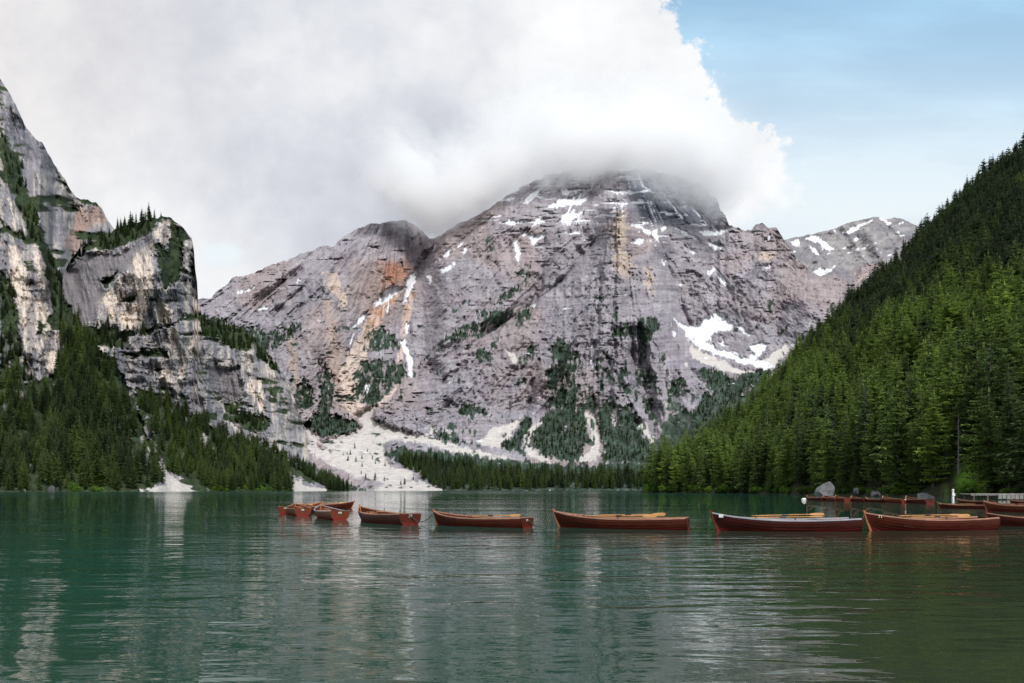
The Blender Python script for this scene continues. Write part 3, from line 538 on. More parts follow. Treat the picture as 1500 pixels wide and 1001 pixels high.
t.put(b.inputs['Base Color'], t.ramp(nz, [(.3, (.06, .06, .04)), (.7, (.18, .16, .12))])); b.inputs['Roughness'].default_value = .9
me = mesh('ground', [(-12000, -12000, -5), (12000, -12000, -5), (12000, 12000, -5), (-12000, 12000, -5)], [(0, 1, 2, 3)])
tag(link('ground', me, [m]), kind='structure')

# ================================================================== conifers
def foliage_material(name, stops, rough=.75):
    m, t, b = material(name)
    a = t.n('ShaderNodeAttribute', attribute_name='tint', attribute_type='INSTANCER')
    oi = t.n('ShaderNodeObjectInfo'); ge = t.n('ShaderNodeNewGeometry')
    nz = t.noise(ge.outputs['Position'], .55, 3, .6)
    f = t.m('ADD', a.outputs['Fac'], t.m('ADD', t.m('MULTIPLY', t.m('SUBTRACT', oi.outputs['Random'], .5), .34), t.m('MULTIPLY', t.m('SUBTRACT', nz, .5), .35)), clamp=True)
    c = t.ramp(f, stops)
    t.put(b.inputs['Base Color'], c); b.inputs['Roughness'].default_value = rough; b.inputs['Specular IOR Level'].default_value = .2
    tr = t.n('ShaderNodeBsdfTranslucent', {0: c}); mx = t.n('ShaderNodeMixShader', {0: .45, 1: b.outputs[0], 2: tr})
    t.put(m.node_tree.nodes['Material Output'].inputs[0], mx)
    return m
M_leaf = foliage_material('conifer_needles', [(0, (.046, .068, .038)), (.3, (.090, .130, .046)), (.6, (.165, .235, .058)), (1, (.26, .355, .075))])
M_bush = foliage_material('broad_leaves', [(0, (.05, .09, .02)), (1, (.16, .30, .035))])
m, t, b = material('bark'); nz = t.noise(t.n('ShaderNodeTexCoord').outputs['Object'], 40, 4)
t.put(b.inputs['Base Color'], t.ramp(nz, [(.3, (.04, .034, .03)), (.7, (.11, .095, .08))])); b.inputs['Roughness'].default_value = .95; M_bark = m
m, t, b = material('dead_wood'); nz = t.noise(t.n('ShaderNodeTexCoord').outputs['Object'], 30, 4)
t.put(b.inputs['Base Color'], t.ramp(nz, [(.3, (.16, .15, .15)), (.7, (.32, .30, .29))])); b.inputs['Roughness'].default_value = .95; M_dead = m

def conifer(seed, rad, nw, nb, K, h0, droop, up, wide, shape, bare=False):
    r = random.Random(seed); vs, fs = [], []
    for w_ in range(nw):
        q = (w_ + r.random()) / nw; h = h0 + (.985 - h0) * q
        if shape == 'spruce': pr = (1 - q) ** .8 * (.72 + .28 * min(1, q / .25)) + .02
        elif shape == 'larch': pr = ((1 - q) ** .5) * (.62 + .38 * min(1, q / .4)) + .03
        else: pr = (.35 + .65 * math.sin(math.pi * min(1, q * 1.05)) ** .8) * (1 - q * .35)
        for _ in range(nb if q < .8 else max(3, nb - 2)):
            az = r.random() * 2 * math.pi; L = rad * pr * r.uniform(.55, 1.18)
            if r.random() < .06: continue
            d = Vector((math.cos(az), math.sin(az), 0)); sd_ = Vector((-d.y, d.x, 0)); base = Vector((0, 0, h + r.uniform(-.012, .012)))
            dr = droop * r.uniform(.6, 1.4)
            pts = [base + d * (L * k / K) + Vector((0, 0, L * (-dr * (k / K) + up * (k / K) ** 2))) for k in range(K + 1)]
            if bare:
                i0 = len(vs); wd = .0022
                vs += [pts[0] + sd_ * wd, pts[0] - sd_ * wd, pts[0] + Vector((0, 0, wd * 2)), pts[-1]]; fs += [(i0, i0 + 1, i0 + 3), (i0 + 1, i0 + 2, i0 + 3), (i0 + 2, i0, i0 + 3)]
                continue
            for k in range(K):
                wk = wide * L * (1 - .55 * k / K) * r.uniform(.7, 1.3); a, c = pts[k], pts[k + 1]; mid = (a + c) / 2 + d * (L / K * r.uniform(.0, .6)); i0 = len(vs)
                z1, z2_ = -wk * r.uniform(.1, .7), -wk * r.uniform(.1, .7)
                vs += [a, c, mid + sd_ * wk + Vector((0, 0, z1)), mid - sd_ * wk + Vector((0, 0, z2_)), mid - d * (L / K * .4) + sd_ * wk * r.uniform(-.4, .4) - Vector((0, 0, wk * r.uniform(.5, 1.1)))]
                fs += [(i0, i0 + 1, i0 + 2), (i0 + 1, i0, i0 + 3), (i0, i0 + 4, i0 + 1)]
    if not bare:                                    # leader
        i0 = len(vs); vs += [(.012, 0, .95), (-.006, .01, .95), (-.006, -.01, .95), (0, 0, 1.01)]; fs += [(i0, i0 + 1, i0 + 3), (i0 + 1, i0 + 2, i0 + 3), (i0 + 2, i0, i0 + 3)]
    tb = MB(); tb.tube([(0, 0, -.03), (0, 0, .03), (0, 0, .35), (0, 0, .97)], [.016, .0125, .009, .002], 6)
    return (vs, fs), (tb.v, tb.f)
KIND = {'spruce': [(conifer(10 + i, .165 + .015 * i, 32 + 2 * (i % 3), 8, 4, .03 + .015 * i, .34, .16, .34, 'spruce')) for i in range(5)],
        'larch': [(conifer(30 + i, .185 + .02 * i, 30, 8, 4, .06, .16, .16, .34, 'larch')) for i in range(3)],
        'pine': [(conifer(50 + i, .17 + .02 * i, 15, 6, 3, .30, .05, .18, .34, 'pine')) for i in range(2)]}
TREE = {}
for k_, L_ in KIND.items():
    TREE[k_] = []
    for (cv, cf), (tv, tf) in L_:
        cm = mesh(k_ + '_crown', cv, cf); cm.materials.append(M_leaf); tm = mesh(k_ + '_trunk', tv, tf); tm.materials.append(M_bark)
        TREE[k_].append((cm, tm))
# whole-tree meshes the woods are made of (never linked on their own)
LIB = bpy.data.collections.new('forest_kinds'); NSP, NLA, NPI = 5, 3, 2
i_ = 0
for k_ in ('spruce', 'larch', 'pine'):
    for (cv, cf), (tv, tf) in KIND[k_]:
        me = mesh('tree_kind', list(cv) + list(tv), list(cf) + [tuple(a + len(cv) for a in f) for f in tf]); me.materials.append(M_leaf); me.materials.append(M_bark)
        mi = np.zeros(len(me.polygons), np.int32); mi[len(cf):] = 1; me.polygons.foreach_set('material_index', mi)
        LIB.objects.link(bpy.data.objects.new('kind_%02d' % i_, me)); i_ += 1
def forest_nodes():
    ng = bpy.data.node_groups.new('forest', 'GeometryNodeTree')
    ng.interface.new_socket('Geometry', in_out='INPUT', socket_type='NodeSocketGeometry'); ng.interface.new_socket('Geometry', in_out='OUTPUT', socket_type='NodeSocketGeometry')
    N = ng.nodes; L = ng.links; gi, go = N.new('NodeGroupInput'), N.new('NodeGroupOutput')
    ip_ = N.new('GeometryNodeInstanceOnPoints'); ci = N.new('GeometryNodeCollectionInfo')
    ci.inputs['Collection'].default_value = LIB; ci.inputs['Separate Children'].default_value = True; ci.inputs['Reset Children'].default_value = True
    def att(nm, ty):
        a = N.new('GeometryNodeInputNamedAttribute'); a.data_type = ty; a.inputs['Name'].default_value = nm; return a.outputs['Attribute']
    L.new(gi.outputs[0], ip_.inputs['Points']); L.new(ci.outputs[0], ip_.inputs['Instance']); ip_.inputs['Pick Instance'].default_value = True
    L.new(att('variant', 'INT'), ip_.inputs['Instance Index']); L.new(att('size', 'FLOAT_VECTOR'), ip_.inputs['Scale'])
    rv = N.new('ShaderNodeCombineXYZ'); L.new(att('turn', 'FLOAT'), rv.inputs[2]); L.new(att('lean', 'FLOAT'), rv.inputs[0]); L.new(rv.outputs[0], ip_.inputs['Rotation'])
    L.new(ip_.outputs[0], go.inputs[0]); return ng
NG = forest_nodes()
def forest(name, P, H, wd, var, tint, seed=1):
    r = np.random.default_rng(seed); n = len(P)
    me = bpy.data.meshes.new(name); me.vertices.add(n); me.vertices.foreach_set('co', np.asarray(P, np.float32).ravel())
    def at(nm, ty, key, arr): a = me.attributes.new(nm, ty, 'POINT'); a.data.foreach_set(key, np.ascontiguousarray(arr).ravel())
    at('variant', 'INT', 'value', np.asarray(var, np.int32)); at('size', 'FLOAT_VECTOR', 'vector', np.stack([H * wd, H * wd, H], 1).astype(np.float32))
    at('turn', 'FLOAT', 'value', (r.random(n) * 6.28).astype(np.float32)); at('lean', 'FLOAT', 'value', (r.normal(0, .025, n)).astype(np.float32)); at('tint', 'FLOAT', 'value', np.asarray(tint, np.float32))
    o = bpy.data.objects.new(name, me); COL.objects.link(o); md = o.modifiers.new('woods', 'NODES'); md.node_group = NG
    tag(o, kind='stuff'); return o
def tree(kind, i, loc, H, wd, tint, label, cat, group=None, name=None):
    cm, tm = TREE[kind][i % len(TREE[kind])]
    root = empty(name or kind + '_tree', loc, random.random() * 6.28); root.rotation_euler[0] = random.gauss(0, .012); root.scale = (H * wd, H * wd, H)
    c = bpy.data.objects.new('crown', cm); COL.objects.link(c); c.parent = root; c['tint'] = float(tint)
    k = bpy.data.objects.new('trunk', tm); COL.objects.link(k); k.parent = root
    return tag(root, label, cat, group)

# right-hand slope
r = np.random.default_rng(11); n = 60000
uu = 925 + r.random(n) * 700; ss = r.random(n)
yb, ys = ip(uu, YB), ip(uu, YS); X_, Y_, Z_ = hill_pt(uu, ss)
vv = HZ - (Z_ - CAMZ) / Y_ * F
keep = r.random(n) < Y_ * (ys - yb) / (860 * 760) * 1.0
keep &= Z_ > .35
keep &= ~((ss > .90) & (r.random(n) < .72))
rk = union(uu, vv, [[(1338, 432), (1352, 405), (1366, 410), (1360, 440), (1345, 450)], [(1306, 397), (1322, 372), (1337, 372), (1337, 402), (1316, 414)]])
keep &= ~((rk > 0) & (r.random(n) < .8))
P_ = np.stack([X_, Y_, Z_ - .2], 1)
# thin out: at least ~3.6 m between stems
order = np.argsort(r.random(n)); cell = {}; ok = np.zeros(n, bool)
for i in order:
    if not keep[i]: continue
    a, c = int(P_[i, 0] // 3.0), int(P_[i, 1] // 3.0)
    if any((abs(P_[i, 0] - P_[j, 0]) + abs(P_[i, 1] - P_[j, 1])) < 4.0 for da in (-1, 0, 1) for dc in (-1, 0, 1) for j in cell.get((a + da, c + dc), ())): continue
    cell.setdefault((a, c), []).append(i); ok[i] = True
uu, ss, P_, vv = uu[ok], ss[ok], P_[ok], vv[ok]; n = len(uu)
H_ = np.clip(r.normal(17.5, 4.0, n), 8, 26) * np.where(ss > .90, r.uniform(.65, 1.2, n), 1); wd_ = r.uniform(.75, 1.35, n)
band = fbm(uu / 75, ss * 6, 3, 420)
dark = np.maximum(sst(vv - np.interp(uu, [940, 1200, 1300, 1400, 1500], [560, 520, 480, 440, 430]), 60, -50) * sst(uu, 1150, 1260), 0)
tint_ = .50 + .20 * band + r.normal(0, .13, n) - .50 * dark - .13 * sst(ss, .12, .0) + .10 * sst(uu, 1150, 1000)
kind_ = np.where(r.random(n) < .52 + .3 * band - .3 * dark, 1, 0); kind_[r.random(n) < .10] = 2; kind_[(dark > .5) & (r.random(n) < .45)] = 2
tint_ = np.clip(tint_ + .16 * (kind_ == 1), .04, .95)
# singular trees by the shore
def on_hill(u_, s_): a, b_, c_ = hill_pt(np.array([float(u_)]), np.array([float(s_)])); return Vector((a[0], b_[0], c_[0] - .2))
special = [('larch', 0, 1367, .012, 20.0, 1.15, .80, 'bright green bushy larch rising from dark spruces, left of the dead grey tree', 'larch'),
           ('larch', 1, 1436, .014, 17.5, 1.25, .74, 'bright yellow-green larch right of the dead grey tree, above the pier', 'larch'),
           ('larch', 2, 1213, .016, 19.0, 1.0, .66, 'tall yellow-green larch straight above the grey boulder on the shore', 'larch')]
sp_xy = []
for k_, i, u_, s_, h_, w_, tn, lb, ct in special:
    p = on_hill(u_, s_); sp_xy.append(p); tree(k_, i, p, h_, w_, tn, lb, ct)
cv, tv = conifer(77, .10, 26, 6, 3, .12, .45, .12, .2, 'spruce', bare=True)
p = on_hill(1404, .018); sp_xy.append(p); root = empty('dead_tree', p); root.scale = (13, 13, 13); tag(root, 'bare grey dead spruce with short drooping twigs between two bright larches', 'dead tree')
link('crown', mesh('dead_crown', *cv), [M_dead], root); link('trunk', mesh('dead_trunk', *tv), [M_dead], root)
clear = np.array([min((P_[i, 0] - p.x) ** 2 + (P_[i, 1] - p.y) ** 2 for p in sp_xy) > 9 and not any((abs((P_[i, 0] / P_[i, 1]) - p.x / p.y) < (.012 if q < 3 else .010)) and P_[i, 1] < p.y for q, p in enumerate(sp_xy)) for i in range(n)])
uu, ss, P_, vv, H_, wd_, tint_, kind_ = [a[clear] for a in (uu, ss, P_, vv, H_, wd_, tint_, kind_)]; n = len(uu)
size = H_ / P_[:, 1] * np.where((uu < 1500) & (uu > 930), 1, .2)
pick = np.zeros(n, bool); pick[np.argsort(-size)[:285]] = True
LAB = {0: ('dark green spruce standing in the front rows of the forest on the right-hand shore', 'spruce', 'spruces in the front rows of the right-hand forest'),
       1: ('light green feathery larch among the spruces in the front of the right-hand forest', 'larch', 'larches in the front rows of the right-hand forest'),
       2: ('round-topped dark pine in the front of the right-hand forest', 'pine', 'pines in the right-hand forest')}
for i in np.nonzero(pick)[0]:
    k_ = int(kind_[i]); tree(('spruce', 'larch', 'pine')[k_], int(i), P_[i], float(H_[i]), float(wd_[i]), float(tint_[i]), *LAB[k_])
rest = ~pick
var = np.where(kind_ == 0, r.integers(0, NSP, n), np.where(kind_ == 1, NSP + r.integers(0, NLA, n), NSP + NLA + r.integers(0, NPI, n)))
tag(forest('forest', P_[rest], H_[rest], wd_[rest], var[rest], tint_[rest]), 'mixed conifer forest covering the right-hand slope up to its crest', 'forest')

# left-hand woods, woods on the cliffs, far shore
def woods(name, patch, polys, n, hlo, hhi, tlo, thi, seed, label, seam=0, larch=.2, minz=.3, spread=4, gaps=0, bare=None):
    Q, qu, qv = sample(patch, n, seed); r = np.random.default_rng(seed)
    k = (union(qu, qv, polys) + spread * fbm(qu / 9, qv / 9, 3, seed)) > 0
    if bare: k &= strip(qu, qv, bare, 11) < 0
    if gaps: k &= fbm(qu / 11, qv / 19, 3, seed + 9) < gaps
    k &= Q[:, 2] > minz; Q, qu, qv = Q[k], qu[k], qv[k]; m_ = len(Q); Q[:, 2] -= .4
    kd = np.where(r.random(m_) < larch, NSP + r.integers(0, NLA, m_), r.integers(0, NSP, m_))
    tn = np.clip(tlo + (thi - tlo) * (.5 + .5 * fbm(qu / 40, qv / 25, 3, seed + 5)) + r.normal(0, .08, m_), .02, .95)
    return tag(forest(name, Q, r.uniform(hlo, hhi, m_), r.uniform(.8, 1.15, m_), kd, tn, seed), label, 'forest')
LF = [[(92, 500), (112, 470), (122, 500), (140, 505), (165, 530), (180, 580), (200, 622), (204, 645), (216, 660), (234, 690), (238, 708), (205, 716), (60, 724), (74, 600)]]
woods('forest', tower, LF, 5200, 12, 26, .12, .50, 501, 'dark spruce forest filling the gully left of the white scree chute', gaps=.42)
woods('forest', left_cliff, [[(-300, 585), (-20, 580), (20, 560), (60, 575), (95, 560), (105, 724), (-300, 726)]], 6500, 9, 22, .14, .55, 502, 'dark conifer wood at the foot of the leftmost cliff', gaps=.30)
woods('forest', tower, [[(203, 592), (225, 580), (262, 606), (300, 622), (335, 640), (372, 655), (400, 676), (424, 694), (428, 712), (426, 724), (306, 718), (276, 703), (248, 690), (232, 665), (214, 628)]], 9000, 9, 21, .18, .58, 503, 'spruce forest on the slope between the white scree chute and the small pale beach', gaps=.42)
woods('forest', tower, [z3((60, 440), (180, 285), (330, 130), (400, 90), (500, 75), (640, 60), (640, 180), (520, 240), (380, 300), (250, 295), (150, 335)), [(297, 468), (330, 476), (372, 497), (398, 528), (408, 545), (392, 537), (370, 518), (345, 514), (318, 498), (297, 492)], z3((210, 890), (330, 810), (440, 845), (560, 858), (650, 820), (780, 798), (850, 750), (935, 755), (860, 785), (700, 840), (600, 868), (500, 895), (480, 955), (300, 935)), z2((750, 340), (850, 375), (1000, 385), (1065, 420), (1000, 485), (900, 495), (780, 430)), z2((980, 590), (1100, 640), (1250, 725), (1400, 810), (1407, 890), (1300, 840), (1150, 740)), [(456, 704), (474, 698), (530, 722), (484, 724), (478, 715)]], 5200, 7, 14, .10, .4, 504, 'small conifers along the ledges and top of the cliff tower', spread=3)
vg = left_cliff.veg
woods('forest', left_cliff, [zl((0, 190), (20, 230), (70, 300), (75, 370), (120, 470), (150, 560), (190, 650), (250, 800), (230, 880), (180, 820), (150, 700), (130, 580), (90, 540), (60, 440), (30, 370), (0, 350)), zl((0, 640), (40, 700), (75, 900), (100, 1000), (0, 1010)), zl((0, 480), (50, 520), (100, 540), (130, 560), (90, 565), (0, 520)), zl((160, 720), (250, 800), (240, 900), (200, 880))], 3000, 7, 14, .08, .34, 505, 'small conifers clinging to the ledges of the leftmost cliff', spread=3)
FARW = [[(592, 672), (650, 680), (720, 692), (800, 698), (870, 700), (1000, 694), (1000, 716.3), (840, 716.3), (655, 719.5), (640, 714), (612, 696), (580, 678)]]
woods('forest', massif, FARW, 46000, 11, 26, .14, .40, 506, 'dense spruce forest along the far shore below the great mountain', larch=.12, spread=2)
woods('forest', massif, [[(480, 655), (500, 640), (560, 660), (600, 700), (640, 716), (560, 720), (520, 700)], [(455, 690), (480, 690), (520, 705), (545, 721), (440, 721)]], 1500, 5, 13, .12, .38, 507, 'scattered young spruces on the pale gravel fan of the far shore', spread=-3)
woods('forest', massif, veg_p[1:26] + [[(285, 462), (330, 466), (345, 478), (372, 480), (395, 490), (432, 474), (440, 480), (405, 508), (370, 520), (280, 500)]], 26000, 6, 13, .08, .32, 508, 'dark dwarf pine and spruce patches on the lower flanks of the great mountain', larch=.05, spread=3, bare=[(583, 432), (562, 452), (549, 470), (538, 492), (524, 520), (512, 550), (516, 580), (524, 600), (535, 608)])
# trees one can tell apart on top of the tower
for i, (u_, dv, h_) in enumerate([(172, 2, 14), (178, 4, 11), (183, 2, 12), (191, 3, 15), (194, 6, 14), (199, 3, 13), (208, 2, 14), (211, 3, 11), (218, 1, 16), (220, 3, 12), (226, 1, 10), (160, 5, 10), (150, 5, 9), (236, 1, 5)]):
    j = int(np.argmin(abs(tower.U[-1] - u_))); i2 = int(np.argmin(abs(tower.V[:, j] - (tower.V[-1, j] + dv)))); q = tower.P[i2, j]
    tree('spruce', i, (q[0], q[1], q[2] - .5), h_ * 1.15, .9, .12, 'small dark spruce on the top edge of the cliff tower, against the clouds', 'spruce', 'spruces on top of the cliff tower')

# ================================================================== shore: bushes, boulders
def bush_mesh(seed, n=420):
    r_ = random.Random(seed); vs, fs = [], []
    lobes = [(Vector((r_.uniform(-.45, .45), r_.uniform(-.35, .35), r_.uniform(.25, .6))), r_.uniform(.28, .45)) for _ in range(7)]
    for _ in range(n):
        c, q = r_.choice(lobes); d = Vector((r_.gauss(0, 1), r_.gauss(0, 1), r_.gauss(0, 1))).normalized(); p = c + d * q * r_.uniform(.6, 1.05)
        if p.z < 0: continue
        a = Vector((r_.gauss(0, 1), r_.gauss(0, 1), r_.gauss(0, .6))).normalized() * .09; b_ = a.cross(d).normalized() * .055; i0 = len(vs)
        vs += [p - a, p + b_, p + a, p - b_]; fs.append((i0, i0 + 1, i0 + 2, i0 + 3))
    tb = MB()
    for k in range(5):
        t_ = 2 * math.pi * k / 5; tb.tube([(0, 0, -.1), (.12 * math.cos(t_), .12 * math.sin(t_), .25), (.3 * math.cos(t_), .3 * math.sin(t_), .55)], [.02, .015, .006], 5)
    a = mesh('bush_leaves', vs, fs); a.materials.append(M_bush); b_ = mesh('bush_stems', tb.v, tb.f); b_.materials.append(M_bark)
    return a, b_
BUSH = [bush_mesh(900 + i) for i in range(4)]
def bush(loc, w_, h_, tint, label, group=None, i=0):
    root = empty('shore_bush', loc, random.random() * 6); root.scale = (w_, w_, h_)
    c = bpy.data.objects.new('foliage', BUSH[i % 4][0]); COL.objects.link(c); c.parent = root; c['tint'] = tint
    k = bpy.data.objects.new('stems', BUSH[i % 4][1]); COL.objects.link(k); k.parent = root
    return tag(root, label, 'bush', group)
def at_shore(u_, z0=.15):
    s_ = .002
    while s_ < .2:
        p = on_hill(u_, s_)
        if p.z + .2 > z0: break
        s_ += .002
    p.z = max(p.z + .15, .05); return p
for i, u_ in enumerate(list(range(950, 1196, 11)) + [1228, 1240, 1262, 1272, 1302, 1312, 1326, 1338, 1470, 1490]):
    u_ = u_ + random.uniform(-4, 4); p = at_shore(u_, .3); k = p.y / 230
    bush(p, random.uniform(2.2, 3.6) * k, random.uniform(1.8, 3.2) * k, random.uniform(.1, .7), 'low green bush in the fringe along the waterline below the right-hand forest', 'bushes along the right-hand waterline', i)
bush(at_shore(1318, .5), 3.4, 2.8, .95, 'bright green bush on the shore behind the middle of the distant rowing boat row', None, 2)
bush(at_shore(1422, .5), 3.0, 2.6, .95, 'bright yellow-green bush behind the pier, right of the white post', None, 1)
bush(at_shore(1411, .6), 2.2, 2.2, .7, 'mid green bush behind the pier, close to the white post', None, 3)
for i, (u_, v_, w_, h_) in enumerate([(108, 719, 5.5, 9), (116, 719.5, 4.5, 6), (138, 719.5, 5.5, 6), (146, 720, 5, 4.5)]):
    p = px(u_, 720.5, 462); p.z = -.2
    bush(p, w_ * .85, h_ * .8, .6, ['tall bright green bush at the waterline below the left-hand forest', 'bright green bush just right of the tall bush on the left-hand shore', 'rounded bright green bush on the left-hand shore, farther from the tall bush', 'lowest bright green bush on the left-hand shore, next to the rounded one'][i], None, i)
for i, u_ in enumerate(range(312, 428, 9)):
    p = px(u_, 720, 560 + (u_ - 312) * .55); p.z = -.2
    bush(p, 5, random.uniform(3.5, 6), random.uniform(.35, .95), 'small light green bush along the waterline between the white beach and the gravel spit', 'bushes on the left-hand waterline', i)

def rock_mat(name, lo, hi):
    m, t, b = material(name); P = t.n('ShaderNodeNewGeometry').outputs['Position']
    n1 = t.noise(P, 1.6, 6, .7); n2 = t.noise(P, 7.0, 4, .6)
    t.put(b.inputs['Base Color'], t.mix(t.sm(n2, .6, .75, 0, .7), t.ramp(n1, [(.32, lo), (.68, hi)]), (.05, .06, .03, 1))); b.inputs['Roughness'].default_value = .95
    t.put(b.inputs['Normal'], t.n('ShaderNodeBump', {'Strength': .7, 'Distance': .25, 'Height': n1})); return m
M_boulder = rock_mat('boulder_rock', (.075, .08, .09), (.23, .225, .225)); M_darkrock = rock_mat('shore_rock', (.03, .03, .034), (.11, .105, .11))
def boulder(name, loc, dims, seed, mat, label, peak=0.0):
    bm = bmesh.new(); bmesh.ops.create_icosphere(bm, subdivisions=4, radius=1); co = np.array([v.co for v in bm.verts])
    rr = random.Random(seed)
    for _ in range(11):                              # knock flat facets into it
        d = np.array([rr.gauss(0, 1), rr.gauss(0, 1), rr.gauss(.2, .8)]); d /= np.linalg.norm(d); k = rr.uniform(.55, .82); pr = co @ d; co = co - np.outer(np.maximum(0, pr - k), d)
    co = co * (1 + .05 * fbm(co[:, 0] * 3 + seed, co[:, 1] * 3 + co[:, 2] * 2, 4, seed))[:, None]
    co[:, 2] += peak * np.maximum(0, co[:, 2]) * (1 - np.abs(co[:, 0] - .25))
    for v, c in zip(bm.verts, co): v.co = (c[0] * dims[0], c[1] * dims[1], c[2] * dims[2])
    me = bpy.data.meshes.new(name); bm.to_mesh(me); bm.free(); o = link(name, me, [mat]); o.location = loc; o.rotation_euler[2] = rr.uniform(-.3, .3)
    return tag(o, label, 'boulder')
Yb_ = 165.
p = px(1209.5, 727, Yb_); boulder('boulder', (p.x, Yb_, .6), (2.35, 1.9, 2.15), 3, M_boulder, 'large pale grey boulder with a peaked top at the waterline behind the boats', .45)
p = px(1254, 724, 158); boulder('boulder', (p.x, 158, 1.2), (.8, .8, .8), 5, M_darkrock, 'grey rounded rock in the bushes just right of the large peaked boulder')
p = px(1283, 724, 152); boulder('boulder', (p.x, 152, .4), (1.1, 1.0, 1.0), 8, M_darkrock, 'dark upright rock on the shore behind the middle of the distant boat row')
p = px(1354, 724, 138); boulder('boulder', (p.x, 138, -.1), (2.1, 1.4, .9), 12, M_boulder, 'low flat grey rock in the water at the left end of the pier', .1)
p = px(22, 719, 420); boulder('boulder', (p.x, 420, .2), (6, 5, 4), 15, M_boulder, 'grey rock block at the waterline under the leftmost wood')
p = px(76, 719, 445); boulder('boulder', (p.x, 445, 0), (3.4, 3, 4), 17, M_darkrock, 'dark rock outcrop at the waterline right of the leftmost grey block')

# ================================================================== pier
def wood_mat(name, lo, hi, scale=(1, 12, 12), rough=.6, coat=0.0, low=None):
    m, t, b = material(name); tcx = t.n('ShaderNodeTexCoord').outputs['Object']
    v = t.n('ShaderNodeVectorMath', {0: tcx, 1: scale}, operation='MULTIPLY').outputs[0]
    n1 = t.noise(v, 3.0, 5, .6, .6); n2 = t.noise(tcx, 1.7, 4, .6)
    c = t.ramp(t.m('ADD', t.m('MULTIPLY', n1, .6), t.m('MULTIPLY', n2, .4)), [(.34, lo), (.66, hi)])
    if low:                                          # painted boot-top along the waterline
        z = t.n('ShaderNodeSeparateXYZ', {0: tcx}).outputs[2]
        c = t.mix(t.sm(t.m('ADD', z, t.m('MULTIPLY', t.m('SUBTRACT', n2, .5), .03)), .085, .095, 1, 0), c, (*low, 1))
    t.put(b.inputs['Base Color'], c); b.inputs['Roughness'].default_value = rough; b.inputs['Coat Weight'].default_value = coat; b.inputs['Coat Roughness'].default_value = .15; b.inputs['Specular IOR Level'].default_value = .15
    t.put(b.inputs['Normal'], t.n('ShaderNodeBump', {'Strength': .25, 'Distance': .01, 'Height': n1})); return m
M_deck = wood_mat('weathered_deck', (.36, .33, .30), (.62, .58, .54), (8, .6, 4), .85); M_board = wood_mat('grey_boards', (.15, .14, .13), (.34, .32, .30), (4, 4, 1), .9); M_pile = wood_mat('wet_pile', (.07, .055, .05), (.20, .17, .15), (6, 6, 1), .8)
root = empty('pier', (68, 106, 0)); tag(root, 'pale weathered wooden pier on dark piles behind the boats at the far right', 'pier')
db = MB()
for k in range(64): db.box((-.5 + k * .5 - .25, 0, .86 + random.uniform(-.006, .006)), (.46, 2.6, .07), random.uniform(-.01, .01))
db.out('deck', M_deck, root)
for sgn in (-1, 1):
    b_ = MB(); b_.box((15.2, sgn * 1.05, .73), (32, .16, .18)); b_.out('beam', M_deck if sgn < 0 else M_pile, root)
for k in range(17):
    for sgn in (-1, 1):
        b_ = MB(); b_.tube([(k * 2 - .4, sgn * 1.05, -1.5), (k * 2 - .4, sgn * 1.05, .64)], .12, 8); b_.out('pile', M_pile, root)
b_ = MB(); b_.box((17.5, -.1, 1.06), (18, 2.0, .30), 0, .03); b_.out('upper_step', M_deck, root)
for k in range(46):
    b_ = MB(); b_.box((3.2 + k * .62, -1.42, .46 + random.uniform(-.05, .05)), (.52, .1, .66)); b_.out('fender_board', M_board, root)
m, t, b = material('white_paint'); t.put(b.inputs['Base Color'], t.ramp(t.noise(t.n('ShaderNodeTexCoord').outputs['Object'], 9, 4), [(.3, (.6, .59, .57)), (.6, (.8, .79, .77))])); b.inputs['Roughness'].default_value = .6; M_white = m
p = px(1396, 720, 103.5); root = empty('mooring_post', (p.x, 103.5, 0)); tag(root, 'white post with a rounded cap standing in front of the pier', 'post')
b_ = MB(); b_.tube([(0, 0, -1.2), (0, 0, .2), (0, 0, 1.35)], [.17, .16, .13], 10); b_.out('shaft', M_white, root)
b_ = MB(); b_.tube([(0, 0, 1.36), (0, 0, 1.42), (0, 0, 1.52), (0, 0, 1.58)], [.15, .19, .15, .05], 10); b_.out('cap', M_white, root)
b_ = MB(); b_.box((0, -.16, .78), (.42, .08, .36), 0, .02); b_.out('board', M_white, root)

# ================================================================== rowing boats
M_hull = wood_mat('varnished_mahogany', (.038, .007, .004), (.088, .017, .007), (1, 10, 14), .5, .05, (.12, .012, .010))
M_hullb = wood_mat('bright_mahogany', (.075, .014, .006), (.150, .035, .012), (1, 10, 14), .5, .05, (.17, .014, .011))
M_hulld = wood_mat('dark_mahogany', (.024, .005, .004), (.060, .010, .006), (1, 10, 14), .5, .05, (.11, .010, .011))
M_in = wood_mat('inner_planks', (.22, .075, .030), (.40, .16, .065), (1, 9, 9), .5, .15)
M_seat = wood_mat('seat_boards', (.32, .12, .045), (.52, .23, .09), (8, 1, 8), .5, .15)
M_gun = wood_mat('pale_gunwale', (.26, .11, .065), (.44, .25, .17), (1, 8, 8), .45, .2)
M_gunw = wood_mat('grey_white_gunwale', (.25, .24, .27), (.42, .41, .44), (1, 8, 8), .5, .1)
M_oar = wood_mat('oar_wood', (.32, .15, .05), (.50, .27, .10), (1, 9, 9), .45, .2)
m, t, b = material('dark_metal'); t.put(b.inputs['Base Color'], t.ramp(t.noise(t.n('ShaderNodeTexCoord').outputs['Object'], 30, 3), [(.3, (.02, .02, .022)), (.7, (.07, .065, .06))])); b.inputs['Roughness'].default_value = .5; b.inputs['Metallic'].default_value = .6; M_metal = m
